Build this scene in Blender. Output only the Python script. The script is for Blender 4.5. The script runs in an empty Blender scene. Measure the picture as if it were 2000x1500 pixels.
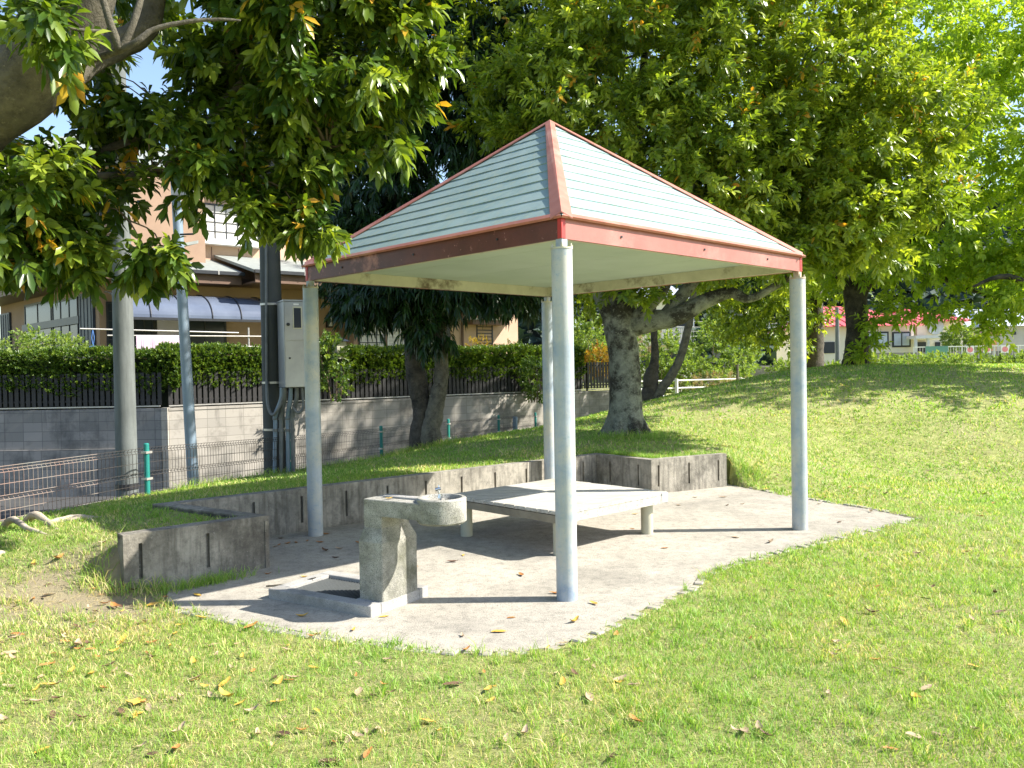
import bpy, math, random
import numpy as np
from mathutils import Vector, Matrix, noise as mnoise
random.seed(7); RNG = np.random.default_rng(11)
S = bpy.context.scene
COL = S.collection
rad = math.radians

# ------------------------------------------------------------------ camera
FPX, PIT, ROL, CH = 1637.7, -0.01913, -0.01696, 1.588
fwd = Vector((0, math.cos(PIT), math.sin(PIT)))
up0 = Vector((0, -math.sin(PIT), math.cos(PIT)))
rt = Vector((1, 0, 0)) * math.cos(ROL) + up0 * math.sin(ROL)
upv = Vector((1, 0, 0)) * -math.sin(ROL) + up0 * math.cos(ROL)
cd = bpy.data.cameras.new('camera'); cam = bpy.data.objects.new('camera', cd); COL.objects.link(cam)
cd.sensor_width = 36; cd.lens = FPX / 2000 * 36; cd.clip_end = 2000; cd.clip_start = 0.05
cam.matrix_world = Matrix(((rt.x, upv.x, -fwd.x, 0), (rt.y, upv.y, -fwd.y, 0), (rt.z, upv.z, -fwd.z, CH), (0, 0, 0, 1)))
S.camera = cam
# ------------------------------------------------------------------ light
SUN_EL = rad(40.4)
sdir = Vector((math.cos(SUN_EL), -.02 * math.cos(SUN_EL), math.sin(SUN_EL))).normalized()
W = bpy.data.worlds.new('World'); S.world = W; W.use_nodes = True
nt = W.node_tree; bg = nt.nodes['Background']
sky = nt.nodes.new('ShaderNodeTexSky'); sky.sky_type = 'NISHITA'; sky.sun_disc = False
sky.sun_elevation = SUN_EL; sky.sun_rotation = rad(91.1); sky.air_density = 1.0; sky.dust_density = 1.0; sky.ozone_density = 1.0
nt.links.new(sky.outputs[0], bg.inputs[0]); bg.inputs[1].default_value = 0.12
ld = bpy.data.lights.new('sun', 'SUN'); lo = bpy.data.objects.new('sun', ld); COL.objects.link(lo)
ld.energy = 5.0; ld.angle = rad(0.53); ld.color = (1.0, 0.95, 0.86)
lo.rotation_euler = sdir.to_track_quat('Z', 'Y').to_euler(); lo.location = (20, 0, 20)
S.view_settings.view_transform = 'Standard'; S.view_settings.look = 'None'
S.view_settings.exposure = 1.32; S.view_settings.gamma = 1
try:
    S.cycles.max_bounces = 7; S.cycles.transparent_max_bounces = 6
except Exception: pass

# ------------------------------------------------------------------ helpers
def at(px, py, d):
    "point seen at photo pixel (px,py) at world distance y = d"
    v = fwd + rt * ((px - 1000) / FPX) + upv * ((750 - py) / FPX)
    v = v * (d / v.y)
    return Vector((v.x, v.y, v.z + CH))
def gz(px, py, z):
    v = fwd + rt * ((px - 1000) / FPX) + upv * ((750 - py) / FPX)
    v = v * ((z - CH) / v.z)
    return Vector((v.x, v.y, z))
def nmesh(name, V, F, mat, parent=None, attr=None, smooth=False, loc=None):
    "fast mesh from numpy arrays; F is (n,3) or (n,4) int array"
    V = np.asarray(V, dtype=np.float32).reshape(-1, 3); F = np.asarray(F, dtype=np.int32)
    off = np.array(loc if loc is not None else (parent.location if parent and parent.get('_base') else (0, 0, 0)), dtype=np.float32)
    if parent and loc is None: off = np.array(world_of(parent), dtype=np.float32)
    V = V - off
    me = bpy.data.meshes.new(name)
    me.vertices.add(len(V)); me.vertices.foreach_set('co', V.ravel())
    n, k = F.shape
    me.loops.add(n * k); me.loops.foreach_set('vertex_index', F.ravel())
    me.polygons.add(n); me.polygons.foreach_set('loop_start', np.arange(n, dtype=np.int32) * k)
    try: me.polygons.foreach_set('loop_total', np.full(n, k, dtype=np.int32))
    except Exception: pass
    if smooth: me.polygons.foreach_set('use_smooth', np.ones(n, dtype=bool))
    me.update(calc_edges=True); me.validate()
    if attr is not None:
        a = me.attributes.new('tint', 'FLOAT', 'POINT'); a.data.foreach_set('value', np.asarray(attr, dtype=np.float32))
    me.materials.append(mat)
    o = bpy.data.objects.new(name, me); COL.objects.link(o)
    if parent: o.parent = parent
    elif loc is not None: o.location = loc
    return o
def world_of(o):
    p = Vector(o.location); q = o.parent
    while q: p += Vector(q.location); q = q.parent
    return p
def tag(o, label=None, cat=None, group=None, kind=None):
    if label: o['label'] = label
    if cat: o['category'] = cat
    if group: o['group'] = group
    if kind: o['kind'] = kind
    return o
def thing(name, loc, label, cat, group=None):
    o = bpy.data.objects.new(name, None); COL.objects.link(o); o.location = loc
    o.empty_display_size = .1
    return tag(o, label, cat, group)
def copy_tree(root, loc, label=None, rz=None, scale=None):
    c = root.copy(); COL.objects.link(c); c.location = loc
    if label: c['label'] = label
    if rz is not None: c.rotation_euler = (0, 0, rz)
    if scale: c.scale = scale
    def rec(a, b):
        for ch in [x for x in bpy.data.objects if x.parent == a]:
            k = ch.copy(); COL.objects.link(k); k.parent = b; rec(ch, k)
    rec(root, c); return c

class MB:
    "mesh builder in a local frame"
    def __init__(s, o=(0, 0, 0), ex=(1, 0, 0), ey=None):
        s.V = []; s.F = []; s.o = Vector(o); s.ex = Vector(ex).normalized()
        s.ez = Vector((0, 0, 1)); s.ey = Vector(ey).normalized() if ey else s.ez.cross(s.ex)
    def P(s, x, y, z): return s.o + s.ex * x + s.ey * y + s.ez * z
    def raw(s, vs, fs):
        n = len(s.V); s.V += [tuple(v) for v in vs]; s.F += [tuple(i + n for i in f) for f in fs]
    def box(s, x0, x1, y0, y1, z0, z1, b=0.0):
        if b <= 0:
            vs = [s.P(x, y, z) for z in (z0, z1) for y in (y0, y1) for x in (x0, x1)]
            s.raw(vs, [(0, 2, 3, 1), (4, 5, 7, 6), (0, 1, 5, 4), (2, 6, 7, 3), (0, 4, 6, 2), (1, 3, 7, 5)])
        else:
            # chamfered: top & bottom insets and cut corners
            def ring(i, z):
                x, X, y, Y = x0 + i, x1 - i, y0 + i, y1 - i; c = b if i == 0 else b * .4
                return [s.P(*q, z) for q in ((x + c, y), (X - c, y), (X, y + c), (X, Y - c), (X - c, Y), (x + c, Y), (x, Y - c), (x, y + c))]
            rs = [ring(b, z0), ring(0, z0 + b), ring(0, z1 - b), ring(b, z1)]
            vs = sum(rs, []); fs = [tuple(range(7, -1, -1)), tuple(range(24, 32))]
            for k in range(3):
                for i in range(8):
                    j = (i + 1) % 8; fs.append((k * 8 + i, k * 8 + j, k * 8 + 8 + j, k * 8 + 8 + i))
            s.raw(vs, fs)
    def cyl(s, a, b, r, r2=None, n=16, cap=True):
        a, b = Vector(a), Vector(b); r2 = r if r2 is None else r2
        d = (b - a).normalized(); q = d.orthogonal().normalized(); w = d.cross(q)
        vs = [];
        for c, R in ((a, r), (b, r2)):
            for i in range(n):
                t = 2 * math.pi * i / n; vs.append(c + (q * math.cos(t) + w * math.sin(t)) * R)
        fs = [(i, (i + 1) % n, n + (i + 1) % n, n + i) for i in range(n)]
        if cap: fs += [tuple(range(n - 1, -1, -1)), tuple(range(n, 2 * n))]
        s.raw(vs, fs)
    def tube(s, pts, rs, n=8, jit=0, seed=0, cap=True):
        pts = [Vector(p) for p in pts]
        if isinstance(rs, (int, float)): rs = [rs] * len(pts)
        rings = []; q = None
        for i, p in enumerate(pts):
            d = (pts[min(i + 1, len(pts) - 1)] - pts[max(i - 1, 0)]).normalized()
            q = d.orthogonal().normalized() if q is None else (q - d * q.dot(d)).normalized()
            w = d.cross(q); R = []
            for k in range(n):
                t = 2 * math.pi * k / n; u = q * math.cos(t) + w * math.sin(t); rr = rs[i]
                if jit: rr *= 1 + jit * mnoise.noise((p + u * rs[i]) * (1.0 / max(rs[i], .02)) * .9 + Vector((seed, 0, 0)))
                R.append(p + u * rr)
            rings.append(R)
        vs = sum(rings, []); fs = []
        for i in range(len(pts) - 1):
            for k in range(n):
                j = (k + 1) % n; fs.append((i * n + k, i * n + j, i * n + n + j, i * n + n + k))
        if cap: fs += [tuple(range(n - 1, -1, -1)), tuple(range(len(vs) - n, len(vs)))]
        s.raw(vs, fs)
    def build(s, name, mat, parent=None, smooth=False, loc=None, sm_angle=None):
        me = bpy.data.meshes.new(name)
        off = world_of(parent) if parent else Vector(loc or (0, 0, 0))
        me.from_pydata([tuple(Vector(v) - off) for v in s.V], [], s.F); me.validate(); me.update()
        if smooth: me.polygons.foreach_set('use_smooth', [True] * len(me.polygons))
        if sm_angle:
            try: me.set_sharp_from_angle(angle=rad(sm_angle)); me.polygons.foreach_set('use_smooth', [True] * len(me.polygons))
            except Exception: pass
        me.materials.append(mat)
        o = bpy.data.objects.new(name, me); COL.objects.link(o)
        if parent: o.parent = parent
        else: o.location = off
        return o
def spline(pts, rs, sub=5):
    P = [Vector(p) for p in pts]; out = []; ro = []
    for i in range(len(P) - 1):
        p0, p1, p2, p3 = P[max(i - 1, 0)], P[i], P[i + 1], P[min(i + 2, len(P) - 1)]
        for k in range(sub):
            t = k / sub
            out.append(.5 * ((2 * p1) + (p2 - p0) * t + (2 * p0 - 5 * p1 + 4 * p2 - p3) * t * t + (3 * p1 - p0 - 3 * p2 + p3) * t ** 3))
            ro.append(rs[i] * (1 - t) + rs[i + 1] * t)
    out.append(P[-1]); ro.append(rs[-1]); return out, ro

# ------------------------------------------------------------------ materials
def base_mat(name):
    m = bpy.data.materials.new(name); m.use_nodes = True; n = m.node_tree; b = n.nodes['Principled BSDF']; return m, n, b
def nz(n, vec, scale, detail=6, rough=.6, dist=0):
    t = n.nodes.new('ShaderNodeTexNoise'); t.inputs['Scale'].default_value = scale; t.inputs['Detail'].default_value = detail
    t.inputs['Roughness'].default_value = rough; t.inputs['Distortion'].default_value = dist; n.links.new(vec, t.inputs['Vector']); return t.outputs['Fac']
def ramp(n, fac, stops):
    r = n.nodes.new('ShaderNodeValToRGB'); e = r.color_ramp.elements
    while len(e) < len(stops): e.new(.5)
    for k, (p, c) in zip(e, stops): k.position = p; k.color = (*c, 1) if len(c) == 3 else c
    n.links.new(fac, r.inputs[0]); return r.outputs[0]
def g3(v): return (v, v, v)
def mixc(n, a, b, f, mode='MIX'):
    x = n.nodes.new('ShaderNodeMix'); x.data_type = 'RGBA'; x.blend_type = mode
    for i, v in ((6, a), (7, b)):
        if isinstance(v, tuple): x.inputs[i].default_value = (*v, 1)
        else: n.links.new(v, x.inputs[i])
    if isinstance(f, (int, float)): x.inputs[0].default_value = f
    else: n.links.new(f, x.inputs[0])
    return x.outputs[2]
def coords(n, kind='Object', sc=(1, 1, 1)):
    t = n.nodes.new('ShaderNodeTexCoord'); mp = n.nodes.new('ShaderNodeMapping'); mp.inputs['Scale'].default_value = sc
    n.links.new(t.outputs[kind], mp.inputs[0]); return mp.outputs[0]
def bumpn(n, b, h, strength=.3, dist=.01):
    k = n.nodes.new('ShaderNodeBump'); k.inputs['Strength'].default_value = strength; k.inputs['Distance'].default_value = dist
    n.links.new(h, k.inputs['Height']); n.links.new(k.outputs[0], b.inputs['Normal'])
def surf(name, c1, c2, scale=6, rough=.8, metal=0, bump=.3, bscale=60, streak=None, stain=None, spec=.5, sthr=(.5, .7), speck=None, bdist=.01, lohi=(.35, .68), mott=0):
    "two-tone noise surface, optional vertical streaks / stains / speckle"
    m, n, b = base_mat(name); v = coords(n)
    c = ramp(n, nz(n, v, scale), [(lohi[0], c1), (lohi[1], c2)])
    if streak:
        vs = coords(n, sc=(9, 9, .9)); f = ramp(n, nz(n, vs, 2.2, 8), [(.45, g3(0)), (.72, g3(1))])
        c = mixc(n, c, streak, f)
    if stain:
        f = ramp(n, nz(n, v, scale * .35, 8, .7), [(sthr[0], g3(0)), (sthr[1], g3(1))]); c = mixc(n, c, stain, f)
    if speck:
        col, sc, lo, hi = speck
        f = ramp(n, nz(n, v, sc, 3, .8), [(lo, g3(0)), (hi, g3(1))]); c = mixc(n, c, col, f)
    if mott:
        c = mixc(n, c, ramp(n, nz(n, v, 11, 12, .8), [(.36, g3(1 - mott)), (.5, g3(1)), (.66, g3(1 + mott * .5))]), 1.0, 'MULTIPLY')
    n.links.new(c, b.inputs['Base Color']); b.inputs['Roughness'].default_value = rough; b.inputs['Metallic'].default_value = metal
    b.inputs['Specular IOR Level'].default_value = spec
    if bump: bumpn(n, b, nz(n, v, bscale, 6, .7), bump, bdist)
    return m
def leafmat(name, cols, gloss=.4, trans=.35, tcol=None, spec=.5):
    "cols: ramp stops driven by the per-leaf 'tint' attribute"
    m, n, b = base_mat(name)
    a = n.nodes.new('ShaderNodeAttribute'); a.attribute_name = 'tint'
    c = ramp(n, a.outputs['Fac'], cols); n.links.new(c, b.inputs['Base Color'])
    b.inputs['Roughness'].default_value = gloss; b.inputs['Specular IOR Level'].default_value = spec
    t = n.nodes.new('ShaderNodeBsdfTranslucent'); tc = mixc(n, c, tcol or (1.0, 1.0, .25), .35, 'MIX') if tcol else mixc(n, c, (1.7, 1.65, .5), 1.0, 'MULTIPLY')
    n.links.new(tc, t.inputs['Color'])
    mx = n.nodes.new('ShaderNodeMixShader'); mx.inputs[0].default_value = trans
    n.links.new(b.outputs[0], mx.inputs[1]); n.links.new(t.outputs[0], mx.inputs[2])
    out = [x for x in n.nodes if x.type == 'OUTPUT_MATERIAL'][0]; n.links.new(mx.outputs[0], out.inputs[0]); return m
def plain(name, c, rough=.6, metal=0, spec=.5): return surf(name, c, tuple(x * .85 for x in c), 4, rough, metal, .1, 80, spec=spec)

YEL = (.55, .36, .03)
M = {}
M['concrete'] = surf('aged_concrete', (.35, .32, .265), (.235, .215, .175), 4, .92, 0, .6, 45, streak=(.11, .10, .08), stain=(.10, .09, .072), sthr=(.49, .66), speck=((.42, .40, .35), 24, .66, .74), mott=.4)
M['pad'] = surf('paving_concrete', (.41, .375, .31), (.30, .275, .23), 1.3, .95, 0, .7, 90, stain=(.17, .158, .132), sthr=(.5, .74), speck=((.15, .14, .12), 60, .56, .66), mott=.33)
M['kerb'] = surf('edge_stone', (.36, .33, .27), (.25, .23, .19), 5, .9, 0, .4, 60)
M['granite'] = surf('granite', (.40, .385, .34), (.27, .26, .22), 6, .85, 0, .6, 110, stain=(.12, .12, .08), sthr=(.47, .66), speck=((.08, .08, .07), 170, .52, .62), mott=.35)
M['granite_light'] = surf('slab_granite', (.44, .42, .39), (.31, .30, .28), 5, .85, 0, .5, 110, stain=(.20, .19, .17), sthr=(.5, .68), speck=((.12, .12, .12), 170, .54, .64))
M['steel'] = surf('galvanised_steel', (.44, .475, .50), (.22, .29, .38), 4.5, .5, .1, .2, 50, streak=(.33, .36, .35), stain=(.46, .455, .40), sthr=(.48, .62), speck=((.30, .36, .40), 26, .56, .68))
M['steel_top'] = M['steel']
M['rust'] = surf('rusty_steel', (.42, .30, .2), (.5, .45, .38), 12, .8, 0, .3)
M['roof'] = surf('roof_sheet', (.245, .345, .345), (.195, .285, .28), 4, .6, .0, .15, 70, streak=(.29, .345, .28), stain=(.28, .37, .365), sthr=(.5, .7), speck=((.22, .29, .27), 30, .6, .74))
M['fascia'] = surf('faded_red_paint', (.13, .036, .027), (.09, .026, .02), 5, .5, 0, .15, 60, stain=(.46, .20, .165), sthr=(.56, .66), speck=((.5, .24, .2), 22, .66, .72))  # peeling paint; shade of the left sides is put into the dark red
M['fascia_sun'] = surf('sun_bleached_red_paint', (.36, .13, .105), (.30, .10, .08), 4, .5, 0, .1, 60, stain=(.45, .20, .165), sthr=(.5, .7))  # faded paint; brightness of the sunlit sides is put into the colour too
M['cap_red'] = plain('bright_red_paint', (.5, .035, .03), .45)
M['ridge'] = surf('bleached_ridge_paint', (.43, .17, .125), (.36, .125, .09), 5, .5, 0, .12, 60, stain=(.47, .24, .19), sthr=(.5, .65))
M['ceiling'] = surf('ceiling_board', (.44, .52, .43), (.38, .46, .37), 1.6, .6, 0, .1, 50, stain=(.33, .38, .29), sthr=(.55, .8))
M['beam'] = surf('stained_cream_beam', (.55, .53, .40), (.44, .42, .31), 5, .7, 0, .2, 40, stain=(.13, .10, .06), sthr=(.54, .66))
M['deck'] = None
M['leg'] = plain('cream_leg_paint', (.5, .48, .36), .5)
M['chrome'] = surf('chrome', (.62, .63, .65), (.5, .5, .52), 8, .22, .95, 0)
M['dark_metal'] = plain('dark_metal', (.03, .03, .035), .5)
M['grate'] = plain('grate_metal', (.12, .13, .13), .5, .3)
def wood():
    m, n, b = base_mat('weathered_deck_wood')
    v = coords(n, sc=(1.2, 26, 26)); f = nz(n, v, 1.5, 8, .65, .6)
    c = ramp(n, f, [(.3, (.20, .185, .155)), (.5, (.40, .385, .35)), (.72, (.52, .50, .465))])
    k = ramp(n, nz(n, coords(n), 1.7, 4), [(.55, g3(0)), (.75, g3(1))]); c = mixc(n, c, (.38, .33, .25), k)
    n.links.new(c, b.inputs['Base Color']); b.inputs['Roughness'].default_value = .85; bumpn(n, b, f, .4, .004); return m
M['deck'] = wood(); M['deck_brown'] = surf('brown_board', (.25, .22, .165), (.17, .15, .11), 5, .85, 0, .3, 40, stain=(.10, .085, .06), sthr=(.55, .7))  # darker brown copy: shade on the left side board put into its colour
def blockmat(name, c1, c2, cm, dirx, diry, bw=.4, bh=.2, stain=(.13, .12, .11)):
    m, n, b = base_mat(name)
    t = n.nodes.new('ShaderNodeTexCoord'); sx = n.nodes.new('ShaderNodeSeparateXYZ'); n.links.new(t.outputs['Object'], sx.inputs[0])
    a = n.nodes.new('ShaderNodeMath'); a.operation = 'MULTIPLY'; a.inputs[1].default_value = dirx; n.links.new(sx.outputs[0], a.inputs[0])
    a2 = n.nodes.new('ShaderNodeMath'); a2.operation = 'MULTIPLY_ADD'; a2.inputs[1].default_value = diry; n.links.new(sx.outputs[1], a2.inputs[0]); n.links.new(a.outputs[0], a2.inputs[2])
    cx = n.nodes.new('ShaderNodeCombineXYZ'); n.links.new(a2.outputs[0], cx.inputs[0]); n.links.new(sx.outputs[2], cx.inputs[1])
    br = n.nodes.new('ShaderNodeTexBrick'); n.links.new(cx.outputs[0], br.inputs['Vector']); br.offset = 0.0 if bw < .5 else .5
    br.inputs['Scale'].default_value = 1; br.inputs['Brick Width'].default_value = bw; br.inputs['Row Height'].default_value = bh
    br.inputs['Mortar Size'].default_value = .006; br.inputs['Mortar Smooth'].default_value = .3
    br.inputs['Color1'].default_value = (*c1, 1); br.inputs['Color2'].default_value = (*c2, 1); br.inputs['Mortar'].default_value = (*cm, 1)
    v = coords(n); f = ramp(n, nz(n, v, 1.3, 8, .7), [(.48, g3(0)), (.68, g3(1))])
    c = mixc(n, br.outputs[0], stain, f); f2 = ramp(n, nz(n, coords(n, sc=(5, 5, .7)), 1.5, 8, .7), [(.55, g3(0)), (.75, g3(.7))]); c = mixc(n, c, tuple(x * .6 for x in stain), f2)
    n.links.new(c, b.inputs['Base Color']); b.inputs['Roughness'].default_value = .95
    bumpn(n, b, br.outputs['Fac'], -.4, .01); return m

# ------------------------------------------------------------------ terrain height
def tps(P):
    P = np.array(P, float); n = len(P); r2 = ((P[:, None, :2] - P[None, :, :2]) ** 2).sum(-1)
    K = .5 * r2 * np.log(r2 + 1e-9); A = np.zeros((n + 3, n + 3)); A[:n, :n] = K + np.eye(n) * .15
    A[:n, n] = 1; A[:n, n + 1:] = P[:, :2]; A[n:, :n] = A[:n, n:].T
    w = np.linalg.solve(A, np.concatenate([P[:, 2], [0, 0, 0]]))
    def f(x, y):
        x = np.asarray(x, float); y = np.asarray(y, float); s = x.shape; X = x.ravel(); Y = y.ravel(); out = np.empty(len(X))
        for i in range(0, len(X), 20000):
            dx = X[i:i + 20000, None] - P[None, :, 0]; dy = Y[i:i + 20000, None] - P[None, :, 1]; q = dx * dx + dy * dy
            out[i:i + 20000] = (.5 * q * np.log(q + 1e-9)) @ w[:n] + w[n] + w[n + 1] * X[i:i + 20000] + w[n + 2] * Y[i:i + 20000]
        return out.reshape(s)
    return f
def gp(px, py, d):
    p = at(px, py, d); return (p.x, p.y, p.z)
FD = Vector((.33, .944, 0))                          # direction of the mesh fence
def fence_pt(y): return Vector((-4.03 + .349 * (y - 9.2), y, 0))
def fence_top(y): return float(np.interp(y, [7, 9.2, 11.5, 14.3, 17.7, 22.5, 26], [.8, .8, .71, .61, .53, .35, .25]))
hill = [gp(1300, 778, 17.5), gp(1400, 755, 20), gp(1500, 731, 20), gp(1600, 719, 20), gp(1670, 712, 20), gp(1850, 713, 20), gp(2100, 713, 20), gp(2400, 713, 19), gp(2900, 715, 18)]
UP = [(-3.1, 7.6, .4), (-2.2, 8.4, .41), (-1.4, 9.4, .41), (-.4, 10.2, .41), (.3, 10.9, .41), (1.1, 11.3, .41), (1.9, 11., .41), (2.8, 11.4, .40), (-2.7, 6.7, .36), (-3.3, 6.6, .34), (-4.3, 7.0, .30), (-6, 6.5, .3)] + \
     [(fence_pt(y).x, y, fence_top(y) - .54) for y in (6.5, 7.6, 9.2, 11.5, 14.3, 17.7, 22.5)] + [(fence_pt(y).x - 3, y, fence_top(y) - .5) for y in (7, 12, 18, 24)] + \
     [gp(850, 868, 14.2), gp(1225, 845, 13), gp(1275, 782, 19)] + hill + [gp(1500, 790, 15), gp(1800, 790, 14.5), (4.5, 12, .22), (8, 12, .35), (12, 11, .35), (6, 9, .12)]
LOW = [(x, y, 0.0) for x in (-2.5, -1, .5, 2, 3.4) for y in (3.5, 5, 6.5, 8, 9.5)] + [(-3.2, 5.6, .02), (-4, 5.6, .06), (-4.4, 6.3, .2), (-6, 6, .3), (-5, 4, .1), (-2, 2, 0), (0, 0, 0), (4, 2, 0), (-7, 2, .1), (5, 6, .02), (4.3, 8.3, .02), (3.9, 9.2, .0), (3.4, 10, .0), (3.05, 10.8, .03), (3.2, 11.3, .2),
       (8, 7, .08), (-3.8, 6.6, .2), gp(1800, 960, 10.3), gp(1500, 900, 12.3), gp(2000, 900, 12.6), gp(1700, 850, 14)] + hill[3:] + [gp(1500, 790, 15), gp(1800, 790, 14.5), (2, 13, .5)]
fUP, fLOW = tps(UP), tps(LOW)
WALL = [gz(243, 1160, 0).xy, gz(527, 1108, 0).xy, gz(345, 984, .42).xy, gz(1165, 888, .42).xy, gz(1272, 899, .42).xy, gz(1419, 887, .42).xy]
WALL = [Vector((p.x, p.y)) for p in WALL]
WT = .13
def seg_dist(X, Y, pts):
    D = np.full(X.shape, 1e9)
    for a, b in zip(pts[:-1], pts[1:]):
        d = b - a; L2 = d.length_squared; t = np.clip(((X - a.x) * d.x + (Y - a.y) * d.y) / L2, 0, 1)
        D = np.minimum(D, np.hypot(X - a.x - t * d.x, Y - a.y - t * d.y))
    return D
def inpoly(X, Y, poly):
    r = np.zeros(X.shape, bool); n = len(poly)
    for i in range(n):
        x1, y1 = poly[i]; x2, y2 = poly[(i + 1) % n]
        c = ((y1 > Y) != (y2 > Y)) & (X < (x2 - x1) * (Y - y1) / ((y2 - y1) if y2 != y1 else 1e-9) + x1); r ^= c
    return r
def offset_path(pts, d):
    out = []
    for i, p in enumerate(pts):
        ns = []
        if i > 0: e = (pts[i] - pts[i - 1]).normalized(); ns.append(Vector((-e.y, e.x)))
        if i < len(pts) - 1: e = (pts[i + 1] - pts[i]).normalized(); ns.append(Vector((-e.y, e.x)))
        if len(ns) == 1: out.append(p + ns[0] * d)
        else:
            m = (ns[0] + ns[1]).normalized(); out.append(p + m * (d / max(.35, m.dot(ns[0]))))
    return out
WMID = offset_path(WALL, WT * .5); WBACK = offset_path(WALL, WT)
UPOLY = [(-30, 5.2), (-5.5, 5.9), (-3.6, 6.15)] + [tuple(p) for p in WMID] + [(3.7, 11.4), (5, 13), (7, 30), (7, 60), (-30, 60)]
def H(x, y):
    x = np.asarray(x, float); y = np.asarray(y, float)
    D = seg_dist(x, y, WMID)
    bd = seg_dist(x, y, [Vector(p) for p in UPOLY[:-3]]); ins = inpoly(x, y, UPOLY); sd = np.where(ins, bd, -bd)
    endd = np.minimum(np.hypot(x - WMID[0].x, y - WMID[0].y) * (x < WMID[0].x + .2) + 99 * (x >= WMID[0].x + .2), 99)
    wdt = np.clip(D * .9, .035, 1.3)
    w = np.clip(sd / wdt * .5 + .5, 0, 1); w = w * w * (3 - 2 * w)
    w = np.maximum(w, np.clip((y - 11.8) / 2.5, 0, 1))
    z = fLOW(x, y) * (1 - w) + fUP(x, y) * w
    # behind the crest and beyond the mesh fence the land drops to the street
    c = np.clip((y - 20.5) / 6, 0, 1); c = c * c * (3 - 2 * c); z = z * (1 - c) + (-.2) * c
    fx = -4.03 + .349 * (y - 9.2); s = np.clip((fx - .12 - x) / .25, 0, 1) * (y > 4.5); z = z * (1 - s) + (-1.0) * s
    return z
PADPOLY = [(-2.62, 6.3), (-2.45, 5.85), (-2.28, 5.66), (-1.95, 5.45), (-1.65, 5.28), (-1.3, 5.09), (-.93, 4.92), (-.6, 4.78), (-.31, 4.69), (-.03, 4.67), (.15, 4.72), (.3, 4.83), (.61, 5.17), (.95, 5.6), (1.28, 6.03), (1.38, 6.3), (1.6, 6.55), (2.12, 7.0), (3.04, 7.68), (4.06, 8.38), (3.84, 9.0), (3.27, 9.96), (2.95, 10.8), (2.83, 11.25)]
PADFULL = PADPOLY + [(p.x, p.y) for p in reversed(WMID)]
# --- ground sheet
def grid(x0, x1, y0, y1, st, name, mat, zoff=0):
    xs = np.arange(x0, x1 + st / 2, st); ys = np.arange(y0, y1 + st / 2, st); X, Y = np.meshgrid(xs, ys)
    Z = H(X, Y) + zoff
    Z = np.where(inpoly(X, Y, PADFULL), np.minimum(Z, 0) - .05, Z)
    nx, ny = len(xs), len(ys); V = np.stack([X, Y, Z], -1).reshape(-1, 3)
    i = np.arange(nx - 1)[None, :] + nx * np.arange(ny - 1)[:, None]; i = i.ravel()
    return V, np.stack([i, i + 1, i + nx + 1, i + nx], -1)
def ground_mat():
    m, n, b = base_mat('lawn_soil'); v = coords(n)
    c = ramp(n, nz(n, v, 9, 8, .75), [(.32, (.20, .18, .08)), (.5, (.30, .33, .09)), (.68, (.46, .44, .19))])
    k = ramp(n, nz(n, v, .9, 6, .7), [(.5, g3(0)), (.7, g3(1))]); c = mixc(n, c, (.36, .33, .16), k)
    gm = n.nodes.new('ShaderNodeTexGradient'); gm.gradient_type = 'SPHERICAL'; mp = n.nodes.new('ShaderNodeMapping'); mp.inputs['Location'].default_value = (2.5, -4.7, 0); mp.inputs['Scale'].default_value = (.83, .83, 0); n.links.new(v, mp.inputs[0]); n.links.new(mp.outputs[0], gm.inputs[0])
    c = mixc(n, c, (.33, .26, .18), ramp(n, gm.outputs['Fac'], [(.15, g3(0)), (.6, g3(.8))]))
    n.links.new(c, b.inputs['Base Color']); b.inputs['Roughness'].default_value = 1; bumpn(n, b, nz(n, v, 40, 8, .8), 1, .03); return m
M['soil'] = ground_mat()
def ground():
    Vs, Fs, off = [], [], 0
    blocks = [(-5, 5, 4, 13, .05), (-5, 5, 0, 4, .2), (5, 15, 0, 13, .2), (-13, -5, 0, 13, .2), (-13, 15, 13, 27, .2)]
    for (a, b_, c, d, st) in blocks:
        V, F = grid(a, b_, c, d, st, '', None); Vs.append(V); Fs.append(F + off); off += len(V)
    # far sheet
    R = [(-400, -60), (-400, 600), (400, 600), (400, -60)]
    xs = [-400, -100, -40, -13, 15, 40, 100, 400]; ys = [-60, -20, 0, 27, 40, 80, 160, 600]
    g = []
    for iy in range(len(ys) - 1):
        for ix in range(len(xs) - 1):
            if xs[ix] == -13 and ys[iy] == 0: continue
            g.append((xs[ix], xs[ix + 1], ys[iy], ys[iy + 1]))
    for a, b_, c, d in g:
        X = np.linspace(a, b_, 9); Y = np.linspace(c, d, 9); XX, YY = np.meshgrid(X, Y)
        Z = np.where(YY > 26.9, -.25, np.where(XX < -12, -1.0, 1.2 * np.clip(YY / 20, 0, 1) * (YY < 26.9)))
        V = np.stack([XX, YY, Z - .03], -1).reshape(-1, 3); i = (np.arange(8)[None, :] + 9 * np.arange(8)[:, None]).ravel()
        Vs.append(V); Fs.append(np.stack([i, i + 1, i + 10, i + 9], -1) + off); off += len(V)
    o = nmesh('ground', np.concatenate(Vs), np.concatenate(Fs), M['soil'], smooth=True); tag(o, kind='structure')
ground()
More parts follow.
